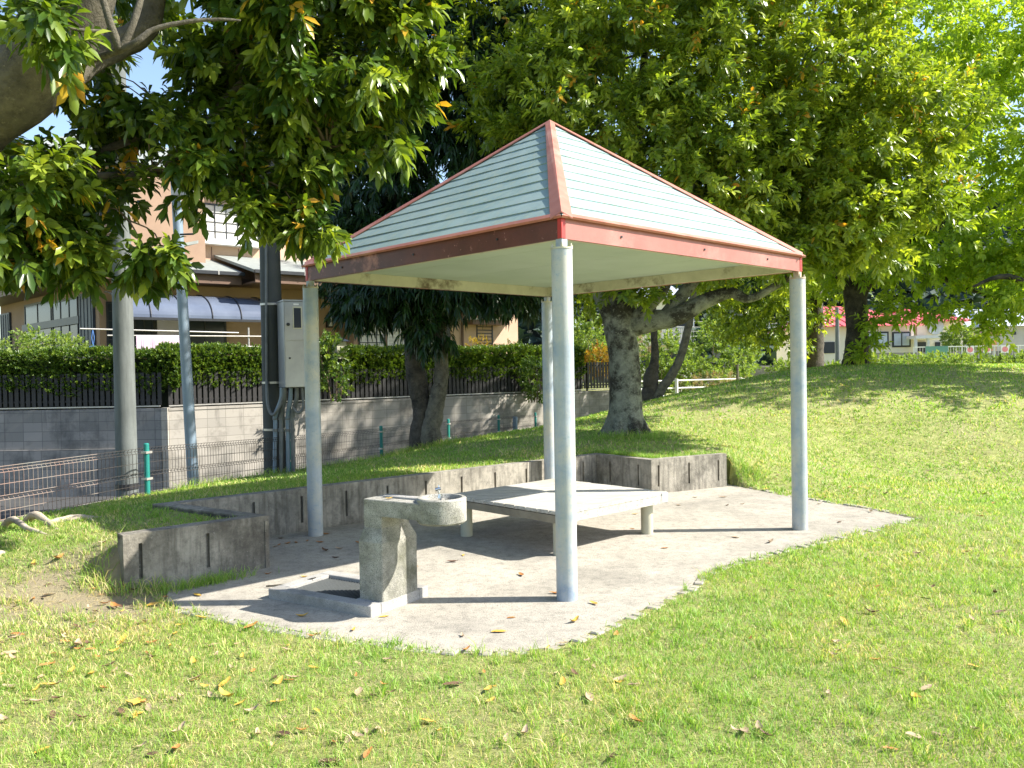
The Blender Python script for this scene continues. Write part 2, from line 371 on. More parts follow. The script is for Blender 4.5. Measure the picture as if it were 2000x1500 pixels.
# --- paved pad
def pad():
    import bmesh
    bm = bmesh.new(); vs = [bm.verts.new((x, y, 0)) for x, y in PADFULL]; f = bm.faces.new(vs)
    r = bmesh.ops.extrude_face_region(bm, geom=[f]); bmesh.ops.translate(bm, verts=[v for v in r['geom'] if isinstance(v, bmesh.types.BMVert)], vec=(0, 0, -.12))
    bmesh.ops.recalc_face_normals(bm, faces=bm.faces); bmesh.ops.triangulate(bm, faces=bm.faces)
    me = bpy.data.meshes.new('pavement'); bm.to_mesh(me); me.materials.append(M['pad']); o = bpy.data.objects.new('pavement', me); COL.objects.link(o); tag(o, kind='structure')
pad()
def kerb():
    mb = MB(); pts = [Vector((x, y, 0)) for x, y in PADPOLY[2:-1]]; L = 0
    for a, b in zip(pts[:-1], pts[1:]):
        d = (b - a); n = int(max(1, round(d.length / .095))); d.normalize(); st = (b - a).length / n
        for k in range(n):
            c = a + d * (k * st); m = MB(c, d); w = .085 + random.uniform(-.015, .01); z = .008 + random.uniform(-.01, .006)
            g = .006 + random.uniform(0, .004); m.box(g, st - g, -w, -.004, -.08, z, .008); mb.raw(m.V, m.F)
    tag(mb.build('kerb', M['kerb']), kind='structure')
kerb()
# ------------------------------------------------------------------ retaining wall with grooves
def retaining():
    root = thing('retaining_wall', (WALL[2].x, WALL[2].y, 0), 'low zigzag stained concrete retaining wall with vertical slots behind the shelter', 'wall')
    mb = MB(); ZT = .425; gd = .035
    P = WALL; B = WBACK; pf = offset_path(WALL, gd)
    # core: recessed front
    for i in range(len(P) - 1):
        q = [pf[i], pf[i + 1], B[i + 1], B[i]]
        vs = [Vector((v.x, v.y, z)) for z in (-.25, ZT - .012) for v in q]
        mb.raw(vs, [(0, 1, 2, 3)[::-1], (4, 5, 6, 7), (0, 1, 5, 4), (2, 3, 7, 6), (0, 4, 7, 3), (1, 2, 6, 5)])
        # coping skin
        q = [P[i], P[i + 1], B[i + 1], B[i]]
        vs = [Vector((v.x, v.y, z)) for z in (ZT - .04, ZT) for v in q]
        mb.raw(vs, [(0, 1, 2, 3)[::-1], (4, 5, 6, 7), (0, 1, 5, 4), (2, 3, 7, 6), (0, 4, 7, 3), (1, 2, 6, 5)])
    offs = [(.12, .5), None, (.22, .5), (.25, .5), (.11, .48)]
    for i in range(len(P) - 1):
        a, b = P[i], P[i + 1]; L = (b - a).length; e = (b - a) / L
        m = MB((a.x, a.y, 0), (e.x, e.y, 0)); sp = offs[i]; xs = []; GW = .014
        if sp:
            x = sp[0]
            while x < L - .04: xs.append(x); x += sp[1]
        x = 0.0
        for g in xs:
            m.box(x, g - GW, 0, gd + .004, -.25, ZT - .041)
            m.box(g - GW, g + GW, .0015, gd + .004, -.25, .085); x = g + GW
            m.box(g - GW, g + GW, .0015, gd + .004, ZT - .075, ZT - .041)
        m.box(x, L, 0, gd + .004, -.25, ZT - .041)
        mb.raw(m.V, m.F)
    mb.build('wall', M['concrete'], root)
retaining()
# ------------------------------------------------------------------ shelter
th = .76401; SA = Vector((math.cos(th), math.sin(th), 0)); SB = Vector((-math.sin(th), math.cos(th), 0)); SS = 3.29366
PF = Vector((.35298, 5.71366, 0)); PR = PF + SA * SS; PL = PF + SB * SS; PB = PF + (SA + SB) * SS
PC = (PF + PB) / 2
def shelter():
    root = thing('park_shelter', PC, 'open shelter with pale blue pyramid roof, faded red trim and four grey steel posts', 'shelter')
    HB, HF, HA, s2 = 2.4565, 2.600, 3.914, 3.35211
    R = .0725
    for k, p in enumerate((PF, PR, PL, PB)):
        mb = MB(); mb.cyl(p + Vector((0, 0, -.05)), p + Vector((0, 0, 2.385)), R, n=40)
        post = mb.build('post', M['steel'], root, sm_angle=35)
        mb = MB(); mb.cyl(p + Vector((0, 0, 2.386)), p + Vector((0, 0, 2.398)), R + .003, n=40); mb.build('cap_plate', M['rust'] if k == 1 else M['beam'], post)
        mb = MB(p, SA)
        mb.box(-.028, .028, -.028, .028, 2.398, HB + .03); mb.build('stub', M['steel'] if k != 1 else M['rust'], post)
        for sx, sy in ((.045, .045), (-.045, .045), (.045, -.045), (-.045, -.045)):
            q = p + SA * sx + SB * sy; m = MB(); m.cyl(q + Vector((0, 0, 2.398)), q + Vector((0, 0, 2.412)), .012, n=6); m.cyl(q + Vector((0, 0, 2.412)), q + Vector((0, 0, 2.428)), .006, n=8)
            m.build('bolt', M['beam'], post)
    h = s2 / 2
    fr = MB(PC, SA)
    # the four sides: frame with ex along side
    dirs = [(SA, 'fr'), (SB, 'rb'), (-SA, 'bl'), (-SB, 'lf')]
    # side order: front-right (from F to R), right-back, back-left, left-front
    for i, (e, nm) in enumerate(dirs):
        m = MB(PC, e)                      # local y points inward (left of e) for ccw; side lies at y=-h
        # fascia board
        m2 = MB(PC, e); m2.box(-h, h - .003, -h, -h + .018, HB, HF - .004)
        m2.box(-h + .019, h - .02, -h + .0185, -h + .03, HB + .001, HB + .02)
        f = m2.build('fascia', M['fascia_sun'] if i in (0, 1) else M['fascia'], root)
        tag(f, 'sun bleached pink fascia' if i in (0, 1) else 'dark red fascia with peeling paint')
        for t in (-.62, .02, .62):
            mm = MB(PC, e); c = mm.P(t * h, -h, HB + .07); mm.cyl(c, c - mm.ey * .008, .009, n=8); mm.build('rivet', M['dark_metal'], f)
        # beam (inside face)
        m3 = MB(PC, e); m3.box(-h + .02, h - .025, -h + .019, -h + .075, HB + .003, HB + .11); m3.build('beam', M['beam'], root)
        # roof slope with courses
        ap = HA; z0 = HF; sl = math.hypot(h + .02, ap - z0); n = 12; mb = MB()
        oy = -h - .02; hh = h + .02
        def pt(u, v, lift=0):           # u in -1..1 across at that height, v 0 eave .. 1 apex
            w = hh * (1 - v); q = m.P(u * w, -w, z0 + (ap - z0) * v)
            nn = (m.ey * -(ap - z0) + m.ez * hh).normalized(); return q + nn * lift
        V = []; F = []
        for k in range(n):
            v0, v1 = k / n, (k + 1) / n; v1 = min(v1, .992); c = len(V)
            ns = 10; lower = []; upper = []; drop = []
            for j in range(ns + 1):
                u = -1 + 2 * j / ns; wv = .0012 * math.sin(j * 2.3 + k * 1.7)
                V.append(pt(u, v0, .009 + wv)); V.append(pt(u, v1, .002)); V.append(pt(u, v0, .0))
            for j in range(ns):
                a = c + j * 3; b = a + 3; F.append((a, b, b + 1, a + 1)); F.append((a + 2, b + 2, b, a))
        mb.raw(V, F); rp = mb.build('roof_panel', M['roof'], root)
        # drip edge strip at eave
        m4 = MB(PC, e); m4.raw([pt(-1, -.004, .013), pt(1, -.004, .013), pt(.985, .018, .014), pt(-.985, .018, .014), pt(-1, -.004, -.006), pt(1, -.004, -.006), pt(.985, .018, -.004), pt(-.985, .018, -.004)],
              [(0, 1, 2, 3), (4, 7, 6, 5), (0, 4, 5, 1), (3, 2, 6, 7), (0, 3, 7, 4), (1, 5, 6, 2)]); m4.build('eave_trim', M['ridge'], root)
        # hip ridge cap at the start corner of this side (corner u=-1)
        A0 = m.P(-hh - .004, -hh - .004, z0 + .012); A1 = Vector((PC.x, PC.y, ap + .035))
        dn = (A1 - A0).normalized(); e2 = dirs[i - 1][0]
        # along this slope going inward (+e), along previous slope (-e2)
        def slopedir(ee): v = ee - dn * ee.dot(dn); return v.normalized()
        wA, wB = slopedir(e), slopedir(-e2); w = .085
        n1 = dn.cross(wA); n1 = n1 if n1.z > 0 else -n1; n2 = dn.cross(wB); n2 = n2 if n2.z > 0 else -n2
        L = (n1 + n2).normalized() * .012
        m5 = MB(); b0 = A0 + L; b1 = A1
        b0 = b0 + dn * .035; q = [b0, b1, b0 + wA * w - Vector((0, 0, .012)), b1 + wA * .05 + dn * -.02, b0 + wB * w - Vector((0, 0, .012)), b1 + wB * .05 + dn * -.02]
        q += [v - Vector((0, 0, .010)) for v in q]
        m5.raw(q, [(0, 2, 3, 1), (0, 1, 5, 4), (2, 8, 9, 3), (4, 5, 11, 10), (0, 4, 10, 6), (0, 6, 8, 2), (6, 7, 9, 8), (6, 10, 11, 7)])
        m5.build('ridge_cap', M['ridge'], root)
        # red corner cap
        m6 = MB(PC, e); 
        m6.box(-h - .0035, -h + .035, -h - .0035, -h - .0005, HB + .002, HF - .006); m6.box(-h - .0035, -h - .0005, -h - .0005, -h + .035, HB + .002, HF - .006)
        m6.build('corner_cap', M['cap_red'], root)
    m = MB(PC, SA); hc = h - .02
    
    for k in range(4): a = -hc + 2 * hc * k / 4; m.box(a + .002, a + 2 * hc / 4 - .002, -hc, hc, HB + .111, HB + .125)
    m.box(-hc, hc, -hc, hc, HB + .126, HB + .13); m.build('ceiling', M['ceiling'], root)
shelter()
# ------------------------------------------------------------------ platform bench
def platform():
    c = Vector((.40, 7.93, 0)); s = .745; root = thing('platform_bench', c, 'low square weathered wooden platform bench under the shelter', 'bench')
    zt, hb = .395, .1; m = MB(c, SA)
    n = 11; w = (2 * s - .0) / n
    for k in range(n):
        y = -s + k * w; zz = zt + random.uniform(-.0015, .0015); m.box(-s + .002, s - .002, y + .0035, y + w - .0035, zt - .03, zz, .003)
    m.build('deck', M['deck'], root)
    for e, lab in ((SA, 0), (SB, 1), (-SA, 2), (-SB, 3)):
        m = MB(c, e); m.box(-s + .001, s - .032, -s, -s + .03, zt - hb, zt - (.031 if lab != 3 else .036)); m.build('side_board', M['deck'] if lab != 3 else M['deck_brown'], root)
    for a, b in ((1, 1), (1, -1), (-1, 1), (-1, -1)):
        q = c + SA * a * (s - .14) + SB * b * (s - .14); m = MB(); m.cyl(q + Vector((0, 0, -.02)), q + Vector((0, 0, zt - .031)), .057, n=28); m.build('leg', M['leg'], root, sm_angle=35)
        m = MB(c + SA * a * s + SB * b * s, SA * -a)
        # corner bracket : two plates
        m = MB(c, SA)
        x0, x1 = sorted((a * (s + .003), a * (s - .09))); y0, y1 = sorted((b * (s + .003), b * (s + .0005)))
        m.box(x0, x1, y0, y1, zt - .095, zt - .005); x0, x1 = sorted((a * (s + .003), a * (s + .0005))); y0, y1 = sorted((b * (s + .0004), b * (s - .05)))
        m.box(x0, x1, y0, y1, zt - .095, zt - .005)
        if a == 1 and b == -1: m.build('corner_bracket', M['steel'], root)
platform()
# ------------------------------------------------------------------ drinking fountain
def fountain():
    S0 = Vector((-.93, 5.354, 0)); u = Vector((.848, -.53, 0)).normalized(); 
    root = thing('drinking_fountain', S0, 'speckled granite drinking fountain with round basin on an arm', 'drinking fountain')
    m = MB(S0, u)   # local x=u, y=v
    zs = .07
    for b in ((-.95, 0, 0, .10), (-.95, 0, .50, .60), (-.95, -.85, .1015, .4985), (-.22, 0, .1015, .4985)):
        m.box(b[0], b[1], b[2], b[3], -.03, zs, .004)
    m.build('base_slab', M['granite_light'], root)
    m = MB(S0, u); 
    for k in range(26):
        x = -.85 + .63 * k / 25.; m.box(x - .004, x + .004, .102, .498, .035, .047)
    for k in range(9):
        y = .12 + .36 * k / 8; m.box(-.849, -.221, y - .004, y + .004, .03, .0345)
    m.box(-.849, -.221, .103, .497, .0, .012)
    m.build('drain_grate', M['grate'], root)
    # column (tapering shoulders)
    def loft(secs):
        m = MB(S0, u); V = []; F = []
        for (x0, x1, y0, y1, z) in secs: 
            c = .006; V += [m.P(x0 + c, y0, z), m.P(x1 - c, y0, z), m.P(x1, y0 + c, z), m.P(x1, y1 - c, z), m.P(x1 - c, y1, z), m.P(x0 + c, y1, z), m.P(x0, y1 - c, z), m.P(x0, y0 + c, z)]
        F.append(tuple(range(7, -1, -1))); n = len(secs)
        for k in range(n - 1):
            for i in range(8): j = (i + 1) % 8; F.append((k * 8 + i, k * 8 + j, k * 8 + 8 + j, k * 8 + 8 + i))
        F.append(tuple(range(8 * n - 8, 8 * n))); m.raw(V, F); return m
    m = loft([(-.205, -.001, .118, .485, .03), (-.205, -.001, .118, .485, .455), (-.182, -.03, .149, .44, .545), (-.182, -.03, .149, .42, .624)])
    m.build('column', M['granite'], root)
    m = loft([(-.183, .31, .148, .405, .625), (-.183, .31, .148, .405, .728), (-.178, .31, .152, .40, .733)])
    arm = m.build('arm', M['granite'], root)
    m = MB(S0, u); m.box(-.1, .19, .31, .35, .7335, .739); m.box(-.1, .19, .255, .272, .7335, .745); m.build('drain_channel', M['granite_light'], arm)
    # basin
    C = Vector(m.P(.355, .300, 0)); n = 48; ro, ri = .162, .128; V = []; F = []
    prof = [(.0, .600), (ro - .012, .596), (ro, .608), (ro, .752), (ro - .008, .760), (ri + .006, .760), (ri, .752), (ri - .01, .69), (ri - .05, .655), (.0, .65)]
    for r_, z in prof:
        for k in range(n): t = 2 * math.pi * k / n; V.append(C + Vector((r_ * math.cos(t), r_ * math.sin(t), z)))
    for i in range(len(prof) - 1):
        for k in range(n): j = (k + 1) % n; F.append((i * n + k, i * n + j, i * n + n + j, i * n + n + k))
    m = MB(); m.raw(V, F); m.build('basin', M['granite'], root, sm_angle=40)
    # bubbler
    m = MB(); b = C + Vector((-.01, .02, .65)); p, r_ = spline([b, b + Vector((0, 0, .07)), b + Vector((-.004, 0, .12)), b + Vector((-.012, -.002, .15))], [.013, .012, .009, .009]); m.tube(p, r_, 12)
    m.cyl(b + Vector((-.03, -.005, .155)), b + Vector((0.004, 0, .163)), .013, .011, 12); m.cyl(b + Vector((-.008, 0, .165)), b + Vector((-.008, 0, .185)), .007, .004, 8)
    m.cyl(b + Vector((-.001, 0, .1)), b + Vector((.002, 0, .125)), .017, .014, 10)
    m.cyl(b + Vector((0, 0, .045)), b + Vector((.085, .0, .05)), .014, .016, 12); m.cyl(b + Vector((.055, 0, .03)), b + Vector((.055, 0, .1)), .012, .012, 10)
    m.build('bubbler_tap', M['chrome'], root, sm_angle=50)
    # side tap on the column's far left face
    m = MB(S0, u); b = Vector(m.P(-.2, .36, .56)); e = -u
    m.cyl(b, b + e * .07, .014, n=12); m.cyl(b + e * .05 + Vector((0, 0, .0)), b + e * .05 + Vector((0, 0, .04)), .011, n=10); m.cyl(b + e * .03 + Vector((0, 0, .045)), b + e * .075 + Vector((0, 0, .045)), .013, n=8)
    p, r_ = spline([b + e * .06, b + e * .1 + Vector((0, 0, .005)), b + e * .115 + Vector((0, 0, -.02)), b + e * .115 + Vector((0, 0, -.05))], [.011, .011, .010, .011]); m.tube(p, r_, 10)
    m.build('side_tap', M['chrome'], root, sm_angle=50)
fountain()

# ================================================================== FOLIAGE
def leaves_mesh(P, D, N, L, Wd, droop=.15, fold=.25):
    "vectorised leaves: base P, direction D, normal N, length L, width Wd -> 4 tris each"
    n = len(P); Sx = np.cross(D, N); Sx /= np.linalg.norm(Sx, axis=1, keepdims=True) + 1e-9
    N = np.cross(Sx, D); L = L[:, None]; Wd = Wd[:, None]
    dn = np.array([0, 0, -1.0])
    mid = P + D * L * .5 + dn * L * droop * .3
    V = np.stack([P, mid + Sx * Wd * .5 + N * Wd * fold, mid - Sx * Wd * .5 + N * Wd * fold, P + D * L + dn * L * droop, mid], 1).reshape(-1, 3)
    b = np.arange(n)[:, None] * 5
    F = np.concatenate([b + [0, 1, 4], b + [0, 4, 2], b + [1, 3, 4], b + [4, 3, 2]], 1).reshape(-1, 3)
    return V, F
def leaves_round(P, D, N, L, Wd, droop=.15, fold=.16):
    n = len(P); Sx = np.cross(D, N); Sx /= np.linalg.norm(Sx, axis=1, keepdims=True) + 1e-9; N = np.cross(Sx, D); L = L[:, None]; Wd = Wd[:, None]; dn = np.array([0, 0, -1.0])
    m1 = P + D * L * .30 + dn * L * droop * .09; m2 = P + D * L * .68 + dn * L * droop * .46
    V = np.stack([P, m1 + Sx * Wd * .36 + N * Wd * fold * .8, m1 - Sx * Wd * .36 + N * Wd * fold * .8, m2 + Sx * Wd * .48 + N * Wd * fold, m2 - Sx * Wd * .48 + N * Wd * fold, P + D * L + dn * L * droop, m1, m2], 1).reshape(-1, 3)
    b = np.arange(n)[:, None] * 8; F = np.concatenate([b + q for q in ([0, 1, 6], [0, 6, 2], [1, 3, 7], [1, 7, 6], [6, 7, 4], [6, 4, 2], [3, 5, 7], [7, 5, 4])], 1).reshape(-1, 3)
    return V, F
def unit(v): return v / (np.linalg.norm(v, axis=-1, keepdims=True) + 1e-9)
def crown_leaves(C, A, k, Ll, Wl, spread=.9, twig=.16, jit=.25, up=.15, rng=RNG):
    "sprigs at C with axis A, k leaves each whorled along a short twig"
    n = len(C); A = unit(A); h = unit(np.cross(A, rng.normal(size=(n, 3)))); g = np.cross(A, h)
    t = np.linspace(0, 1, k)[None, :] + rng.uniform(-.1, .1, (n, k)); ph = np.arange(k)[None, :] * 2.4 + rng.uniform(0, 6.28, (n, 1)) + rng.uniform(-.4, .4, (n, k))
    R = h[:, None] * np.cos(ph)[..., None] + g[:, None] * np.sin(ph)[..., None]
    sp = spread * (1.15 - .55 * t) * rng.uniform(1 - jit, 1 + jit, (n, k))
    D = unit(A[:, None] * np.cos(sp)[..., None] + R * np.sin(sp)[..., None] + np.array([0, 0, up]) + rng.normal(size=(n, k, 3)) * .12)
    P = C[:, None] + A[:, None] * (t * twig)[..., None]
    Nn = unit(A[:, None] * 1.0 + rng.normal(size=(n, k, 3)) * .35 + np.array([0, 0, .7]))
    L = Ll * rng.uniform(.7, 1.15, (n, k)); Wd = Wl * rng.uniform(.8, 1.2, (n, k))
    tint = np.clip(rng.uniform(0, .93, (n, 1)) * .6 + rng.uniform(0, .93, (n, k)) * .4, 0, .93)
    return P.reshape(-1, 3), D.reshape(-1, 3), Nn.reshape(-1, 3), L.ravel(), Wd.ravel(), tint.ravel()
def blob_sprigs(blobs, rng=RNG, outward=.8, droop=-.1, thin=.55, clump=0):
    Cs, As = [], []
    if clump:
        nb = []
        for (c, r, n) in blobs:
            m = max(2, int(n / 11)); r = np.array(r if hasattr(r, '__len__') else (r, r, r)); d = unit(rng.normal(size=(m, 3))); q = thin + (1.0 - thin) * rng.uniform(0, 1, (m, 1)) ** .5
            for p, dd in zip(np.array(c) + d * r * q, d):
                k = 11; cr = clump * rng.uniform(.6, 1.25); e = unit(rng.normal(size=(k, 3)) + np.array([0, 0, .6])); s_ = np.array([min(cr, r[0]), min(cr, r[1]), min(cr * .6, r[2])])
                Cs.append(p + e * s_ * rng.uniform(.4, 1.0, (k, 1))); As.append(e * .7 + dd * .5 + rng.normal(size=(k, 3)) * .3 + np.array([0, 0, droop]))
        return np.concatenate(Cs), np.concatenate(As)
    for (c, r, n) in blobs:
        c = np.array(c); r = np.array(r if hasattr(r, '__len__') else (r, r, r))
        d = unit(rng.normal(size=(n, 3))); q = thin + (1.05 - thin) * rng.uniform(0, 1, (n, 1)) ** .6
        lump = 1 + .18 * np.sin(d[:, :1] * 7 + c[0]) * np.sin(d[:, 1:2] * 6 + c[1]) * np.sin(d[:, 2:] * 7)
        Cs.append(c + d * r * q * lump); As.append(d * outward + rng.normal(size=(n, 3)) * .45 + np.array([0, 0, droop]))
    return np.concatenate(Cs), np.concatenate(As)
def crown(name, mat, parent, blobs, k, Ll, Wl, yellow=.0, keep=None, part='crown', droop=-.1, ldroop=.2, spread=.9, twig=.16, up=.1, thin=.55, rnd=False, clump=0):
    C, A = blob_sprigs(blobs, droop=droop, thin=thin, clump=clump)
    if keep is not None:
        m = keep(C); C, A = C[m], A[m]
    P, D, N, L, Wd, t = crown_leaves(C, A, k, Ll, Wl, spread=spread, twig=twig, up=up)
    if yellow > 0:
        n = len(C); ys = RNG.uniform(size=n) < yellow * 3; yl = np.repeat(ys, k) & (RNG.uniform(size=n * k) < .33); t = np.where(yl, RNG.uniform(.96, 1.0, n * k), t)
    V, F = (leaves_round if rnd else leaves_mesh)(P, D, N, L, Wd, ldroop)
    return nmesh(part, V, F, mat, parent, attr=np.repeat(t, 8 if rnd else 5)), C
M['leaf_near'] = leafmat('glossy_evergreen_leaf', [(0, (.025, .06, .010)), (.35, (.06, .115, .015)), (.7, (.18, .25, .028)), (.93, (.38, .44, .06)), (.955, (.50, .36, .03)), (1, (.58, .30, .04))], .3, .32)
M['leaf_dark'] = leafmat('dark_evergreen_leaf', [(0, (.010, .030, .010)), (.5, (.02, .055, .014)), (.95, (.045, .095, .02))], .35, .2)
M['leaf_mid'] = leafmat('evergreen_leaf', [(0, (.06, .11, .014)), (.35, (.15, .225, .025)), (.7, (.29, .36, .045)), (.93, (.45, .50, .08)), (.955, (.50, .36, .03)), (1, (.60, .27, .04))], .34, .42)
M['leaf_lime'] = leafmat('fresh_green_leaf', [(0, (.13, .22, .02)), (.5, (.28, .40, .04)), (.95, (.48, .56, .09))], .5, .5)
M['leaf_hedge'] = leafmat('hedge_leaf', [(0, (.03, .07, .012)), (.5, (.09, .16, .02)), (.95, (.24, .31, .04))], .4, .3)
M['leaf_shrub'] = leafmat('shrub_leaf', [(0, (.10, .16, .05)), (.5, (.18, .27, .07)), (.9, (.30, .36, .11)), (1, (.33, .30, .17))], .6, .4)
M['leaf_dry'] = leafmat('dry_bush_leaf', [(0, (.22, .16, .11)), (.5, (.33, .25, .18)), (.95, (.24, .27, .12))], .8, .3)
M['leaf_gold'] = leafmat('golden_shrub_leaf', [(0, (.20, .16, .03)), (.5, (.42, .30, .04)), (.95, (.5, .22, .05))], .6, .4)
M['leaf_far'] = leafmat('far_wood_leaf', [(0, (.018, .04, .03)), (.5, (.03, .06, .045)), (.95, (.05, .09, .05))], .8, .1)
def bark(name, c1, c2, dark, lo=.5, hi=.62, sc=2.5):
    return surf(name, c1, c2, 7, .9, 0, .8, 22, stain=dark, sthr=(lo, hi), bdist=.03, speck=(tuple(min(1, x * 1.35) for x in c1), 30, .6, .72), mott=.5)
M['bark_grey'] = bark('pale_grey_bark', (.24, .25, .20), (.15, .16, .125), (.035, .033, .025), .47, .56)
M['bark_dark'] = bark('dark_bark', (.10, .085, .065), (.05, .042, .032), (.02, .018, .014))
M['bark_near'] = bark('mottled_bark', (.13, .115, .08), (.07, .062, .045), (.27, .24, .18), .55, .66)
M['twig'] = plain('twig', (.16, .12, .075), .9)

def limb(mb, pts, rs, n=12, jit=.12, sub=6, seed=0):
    p, r = spline(pts, rs, sub); mb.tube(p, r, n, jit, seed)
def twigs(mb, frm, C, cnt, r0=.02, seed=0, reach=1.8):
    rr = random.Random(seed); idx = list(range(len(C))); rr.shuffle(idx)
    for i in idx[:cnt]:
        b = Vector(C[i]); a = min(frm, key=lambda q: (Vector(q) - b).length); a = Vector(a)
        if (a - b).length > reach: continue
        m1 = a.lerp(b, .5) + Vector((rr.uniform(-.12, .12), rr.uniform(-.12, .12), rr.uniform(-.05, .2))) * (b - a).length
        p, r = spline([a, m1, b], [r0, r0 * .6, r0 * .25], 3); mb.tube(p, r, 4, cap=False)

# ---- near tree at the left: trunk outside the frame leaning in
def tree_near():
    b = Vector((-4.85, 6.8, .22)); root = thing('evergreen_tree', b, 'leaning evergreen tree at the left edge, its glossy leaves and yellow leaves overhanging the shelter', 'tree')
    T = MB()
    T1 = [b - Vector((0, 0, .2)), Vector((-4.75, 6.7, 1.0)), Vector((-4.45, 6.3, 2.0)), at(-95, 290, 5.75), at(42, 160, 5.55), at(140, 10, 5.4), at(190, -180, 5.2), at(230, -420, 5.0)]
    limb(T, T1, [.42, .33, .30, .26, .245, .225, .2, .14], 24, .05, seed=3)
    T.build('trunk', M['bark_near'], root, smooth=True)
    Bm = MB()
    limb(Bm, [at(130, 150, 5.6), at(180, 112, 5.8), at(225, 90, 6.05), at(285, 50, 6.1), at(300, -40, 6.1), at(310, -200, 6.2)], [.10, .10, .10, .095, .085, .06], 12, .1, seed=5)
    limb(Bm, [at(60, 150, 5.6), at(235, 98, 5.2), at(300, 58, 5.2), at(370, 42, 5.25), at(430, 38, 5.3), at(470, 40, 5.35)], [.032, .022, .016, .013, .010, .005], 8, .1)
    limb(Bm, [at(235, 98, 5.2), at(215, 45, 5.15), at(190, -40, 5.1)], [.03, .024, .018], 8, .1)
    limb(Bm, [at(235, 98, 5.2), at(262, 40, 5.2), at(285, -40, 5.25)], [.028, .022, .018], 8, .1)
    limb(Bm, [at(210, 62, 5.0), at(140, 55, 4.9), at(115, 25, 4.8)], [.012, .01, .006], 6)
    limb(Bm, [at(-100, 390, 5.9), at(30, 372, 5.9), at(120, 350, 6.2), at(300, 340, 6.5), at(480, 345, 6.6), at(640, 290, 6.7)], [.05, .042, .032, .024, .014, .006], 10, .15)
    limb(Bm, [at(60, 320, 6.4), at(180, 300, 6.6), at(330, 240, 6.7), at(470, 150, 6.8), at(620, 130, 6.8)], [.04, .032, .025, .018, .008], 10, .15)
    limb(Bm, [at(330, 330, 6.3), at(430, 210, 6.5), at(560, 60, 6.6), at(640, -60, 6.6)], [.05, .035, .03, .02], 8, .15)
    Bm.build('branch', M['bark_near'], root, smooth=True)
    bl = []
    def B(px, py, d, r, n, rz=None): p = at(px, py, d); bl.append((tuple(p), (r, r, rz or r), n))
    for a in ((30, 440, 6.0, .34, 60), (-120, 420, 6.0, .7, 110), (120, 478, 6.1, .22, 28, .12), (190, 515, 6.1, .15, 15, .04), (255, 522, 6.1, .12, 8, .02), (315, 512, 6.1, .1, 5, .02), (60, 480, 5.9, .3, 50, .11), (-20, 480, 5.9, .35, 45, .2), (30, 330, 5.6, .25, 26), (60, 390, 5.6, .3, 34, .16), (140, 520, 6.0, .16, 16, .07),
              (150, 312, 6.3, .36, 44, .24), (330, 300, 6.4, .36, 50, .22), (90, 350, 6.3, .2, 14, .1), (245, 395, 6.3, .2, 22, .1), (130, 400, 6.2, .2, 22, .1), (400, 345, 6.4, .26, 36, .14), (540, 400, 6.4, .24, 36, .13), (600, 440, 6.4, .2, 18, .07), (470, 430, 6.3, .1, 5, .06), (560, 350, 6.5, .34, 60), (630, 320, 6.6, .26, 36, .16),
              (500, 230, 6.4, .45, 100), (640, 215, 6.6, .45, 100), (740, 225, 6.6, .26, 44), (770, 120, 6.6, .32, 60), (640, 90, 6.3, .5, 130), (480, 90, 6.4, .4, 60), (590, 20, 6.0, .35, 50), (730, 10, 6.5, .45, 80), (690, -120, 6.4, .7, 150),
              (90, 60, 6.6, .4, 30), (20, 130, 6.7, .5, 30), (90, 255, 6.6, .4, 22), (40, 60, 4.9, .2, 10), (110, 70, 4.9, .12, 4), (210, 190, 6.7, .4, 36), (330, 230, 6.7, .4, 40), (170, 30, 6.9, .5, 30), (400, 0, 7.0, .5, 50), (400, 140, 7, .35, 24),
              (520, 160, 6.9, .5, 80), (300, -150, 6.5, .9, 160), (0, -150, 6.5, .9, 140), (500, -150, 6.3, .7, 120), (-150, 150, 6.5, .8, 100), (-200, 300, 7, .8, 80), (480, 300, 7.2, .4, 40, .25), (250, 290, 7.2, .5, 40, .25)):
        B(*a)
    cr, C = crown('crown', M['leaf_near'], root, bl, 14, .122, .050, yellow=.022, droop=-.1, ldroop=.3, twig=.17, spread=1.05, up=-.12, thin=.25, rnd=True, clump=.17)
    Tw = MB(); twigs(Tw, [at(480, 345, 6.5), at(300, 330, 6.3), at(120, 330, 6.0), at(330, 230, 6.5), at(470, 130, 6.6), at(560, 60, 6.6), at(420, 40, 5.3), at(640, 290, 6.6), at(250, 430, 6.2), at(100, 440, 6.0), at(620, 130, 6.8)], C, 170, .010, 2, .75)
    Tw.build('twigs', M['twig'], root)
    # surface roots
    for pts, r_ in (([gz(-60, 1020, .15), gz(0, 1043, .12), gz(55, 1062, .1), gz(95, 1085, .05), gz(120, 1112, .02)], [.055, .045, .038, .028, .012]),
                    ([gz(-60, 1060, .1), gz(10, 1075, .08), gz(60, 1100, .05), gz(100, 1112, .03)], [.04, .03, .022, .01]),
                    ([gz(90, 1080, .08), gz(140, 1072, .08), gz(165, 1078, .06), gz(190, 1092, .02)], [.02, .035, .03, .012]),
                    ([gz(130, 1056, .17), gz(170, 1053, .17), gz(210, 1058, .13)], [.015, .02, .01]), ([gz(-60, 1130, .05), gz(-10, 1138, .04), gz(22, 1142, .0)], [.03, .03, .012])):
        mb = MB(); q = []
        for v in pts: v = Vector(v); v.z = float(H(v.x, v.y)) + .012; q.append(v)
        q[-1].z -= .03; limb(mb, q, r_, 10, .25, 6, seed=8); mb.build('root', surf_root, root, smooth=True)
surf_root = surf('weathered_root', (.50, .43, .33), (.34, .28, .21), 14, .95, 0, .6, 60)  # pale colour stands in for sunlight on the roots
tree_near()

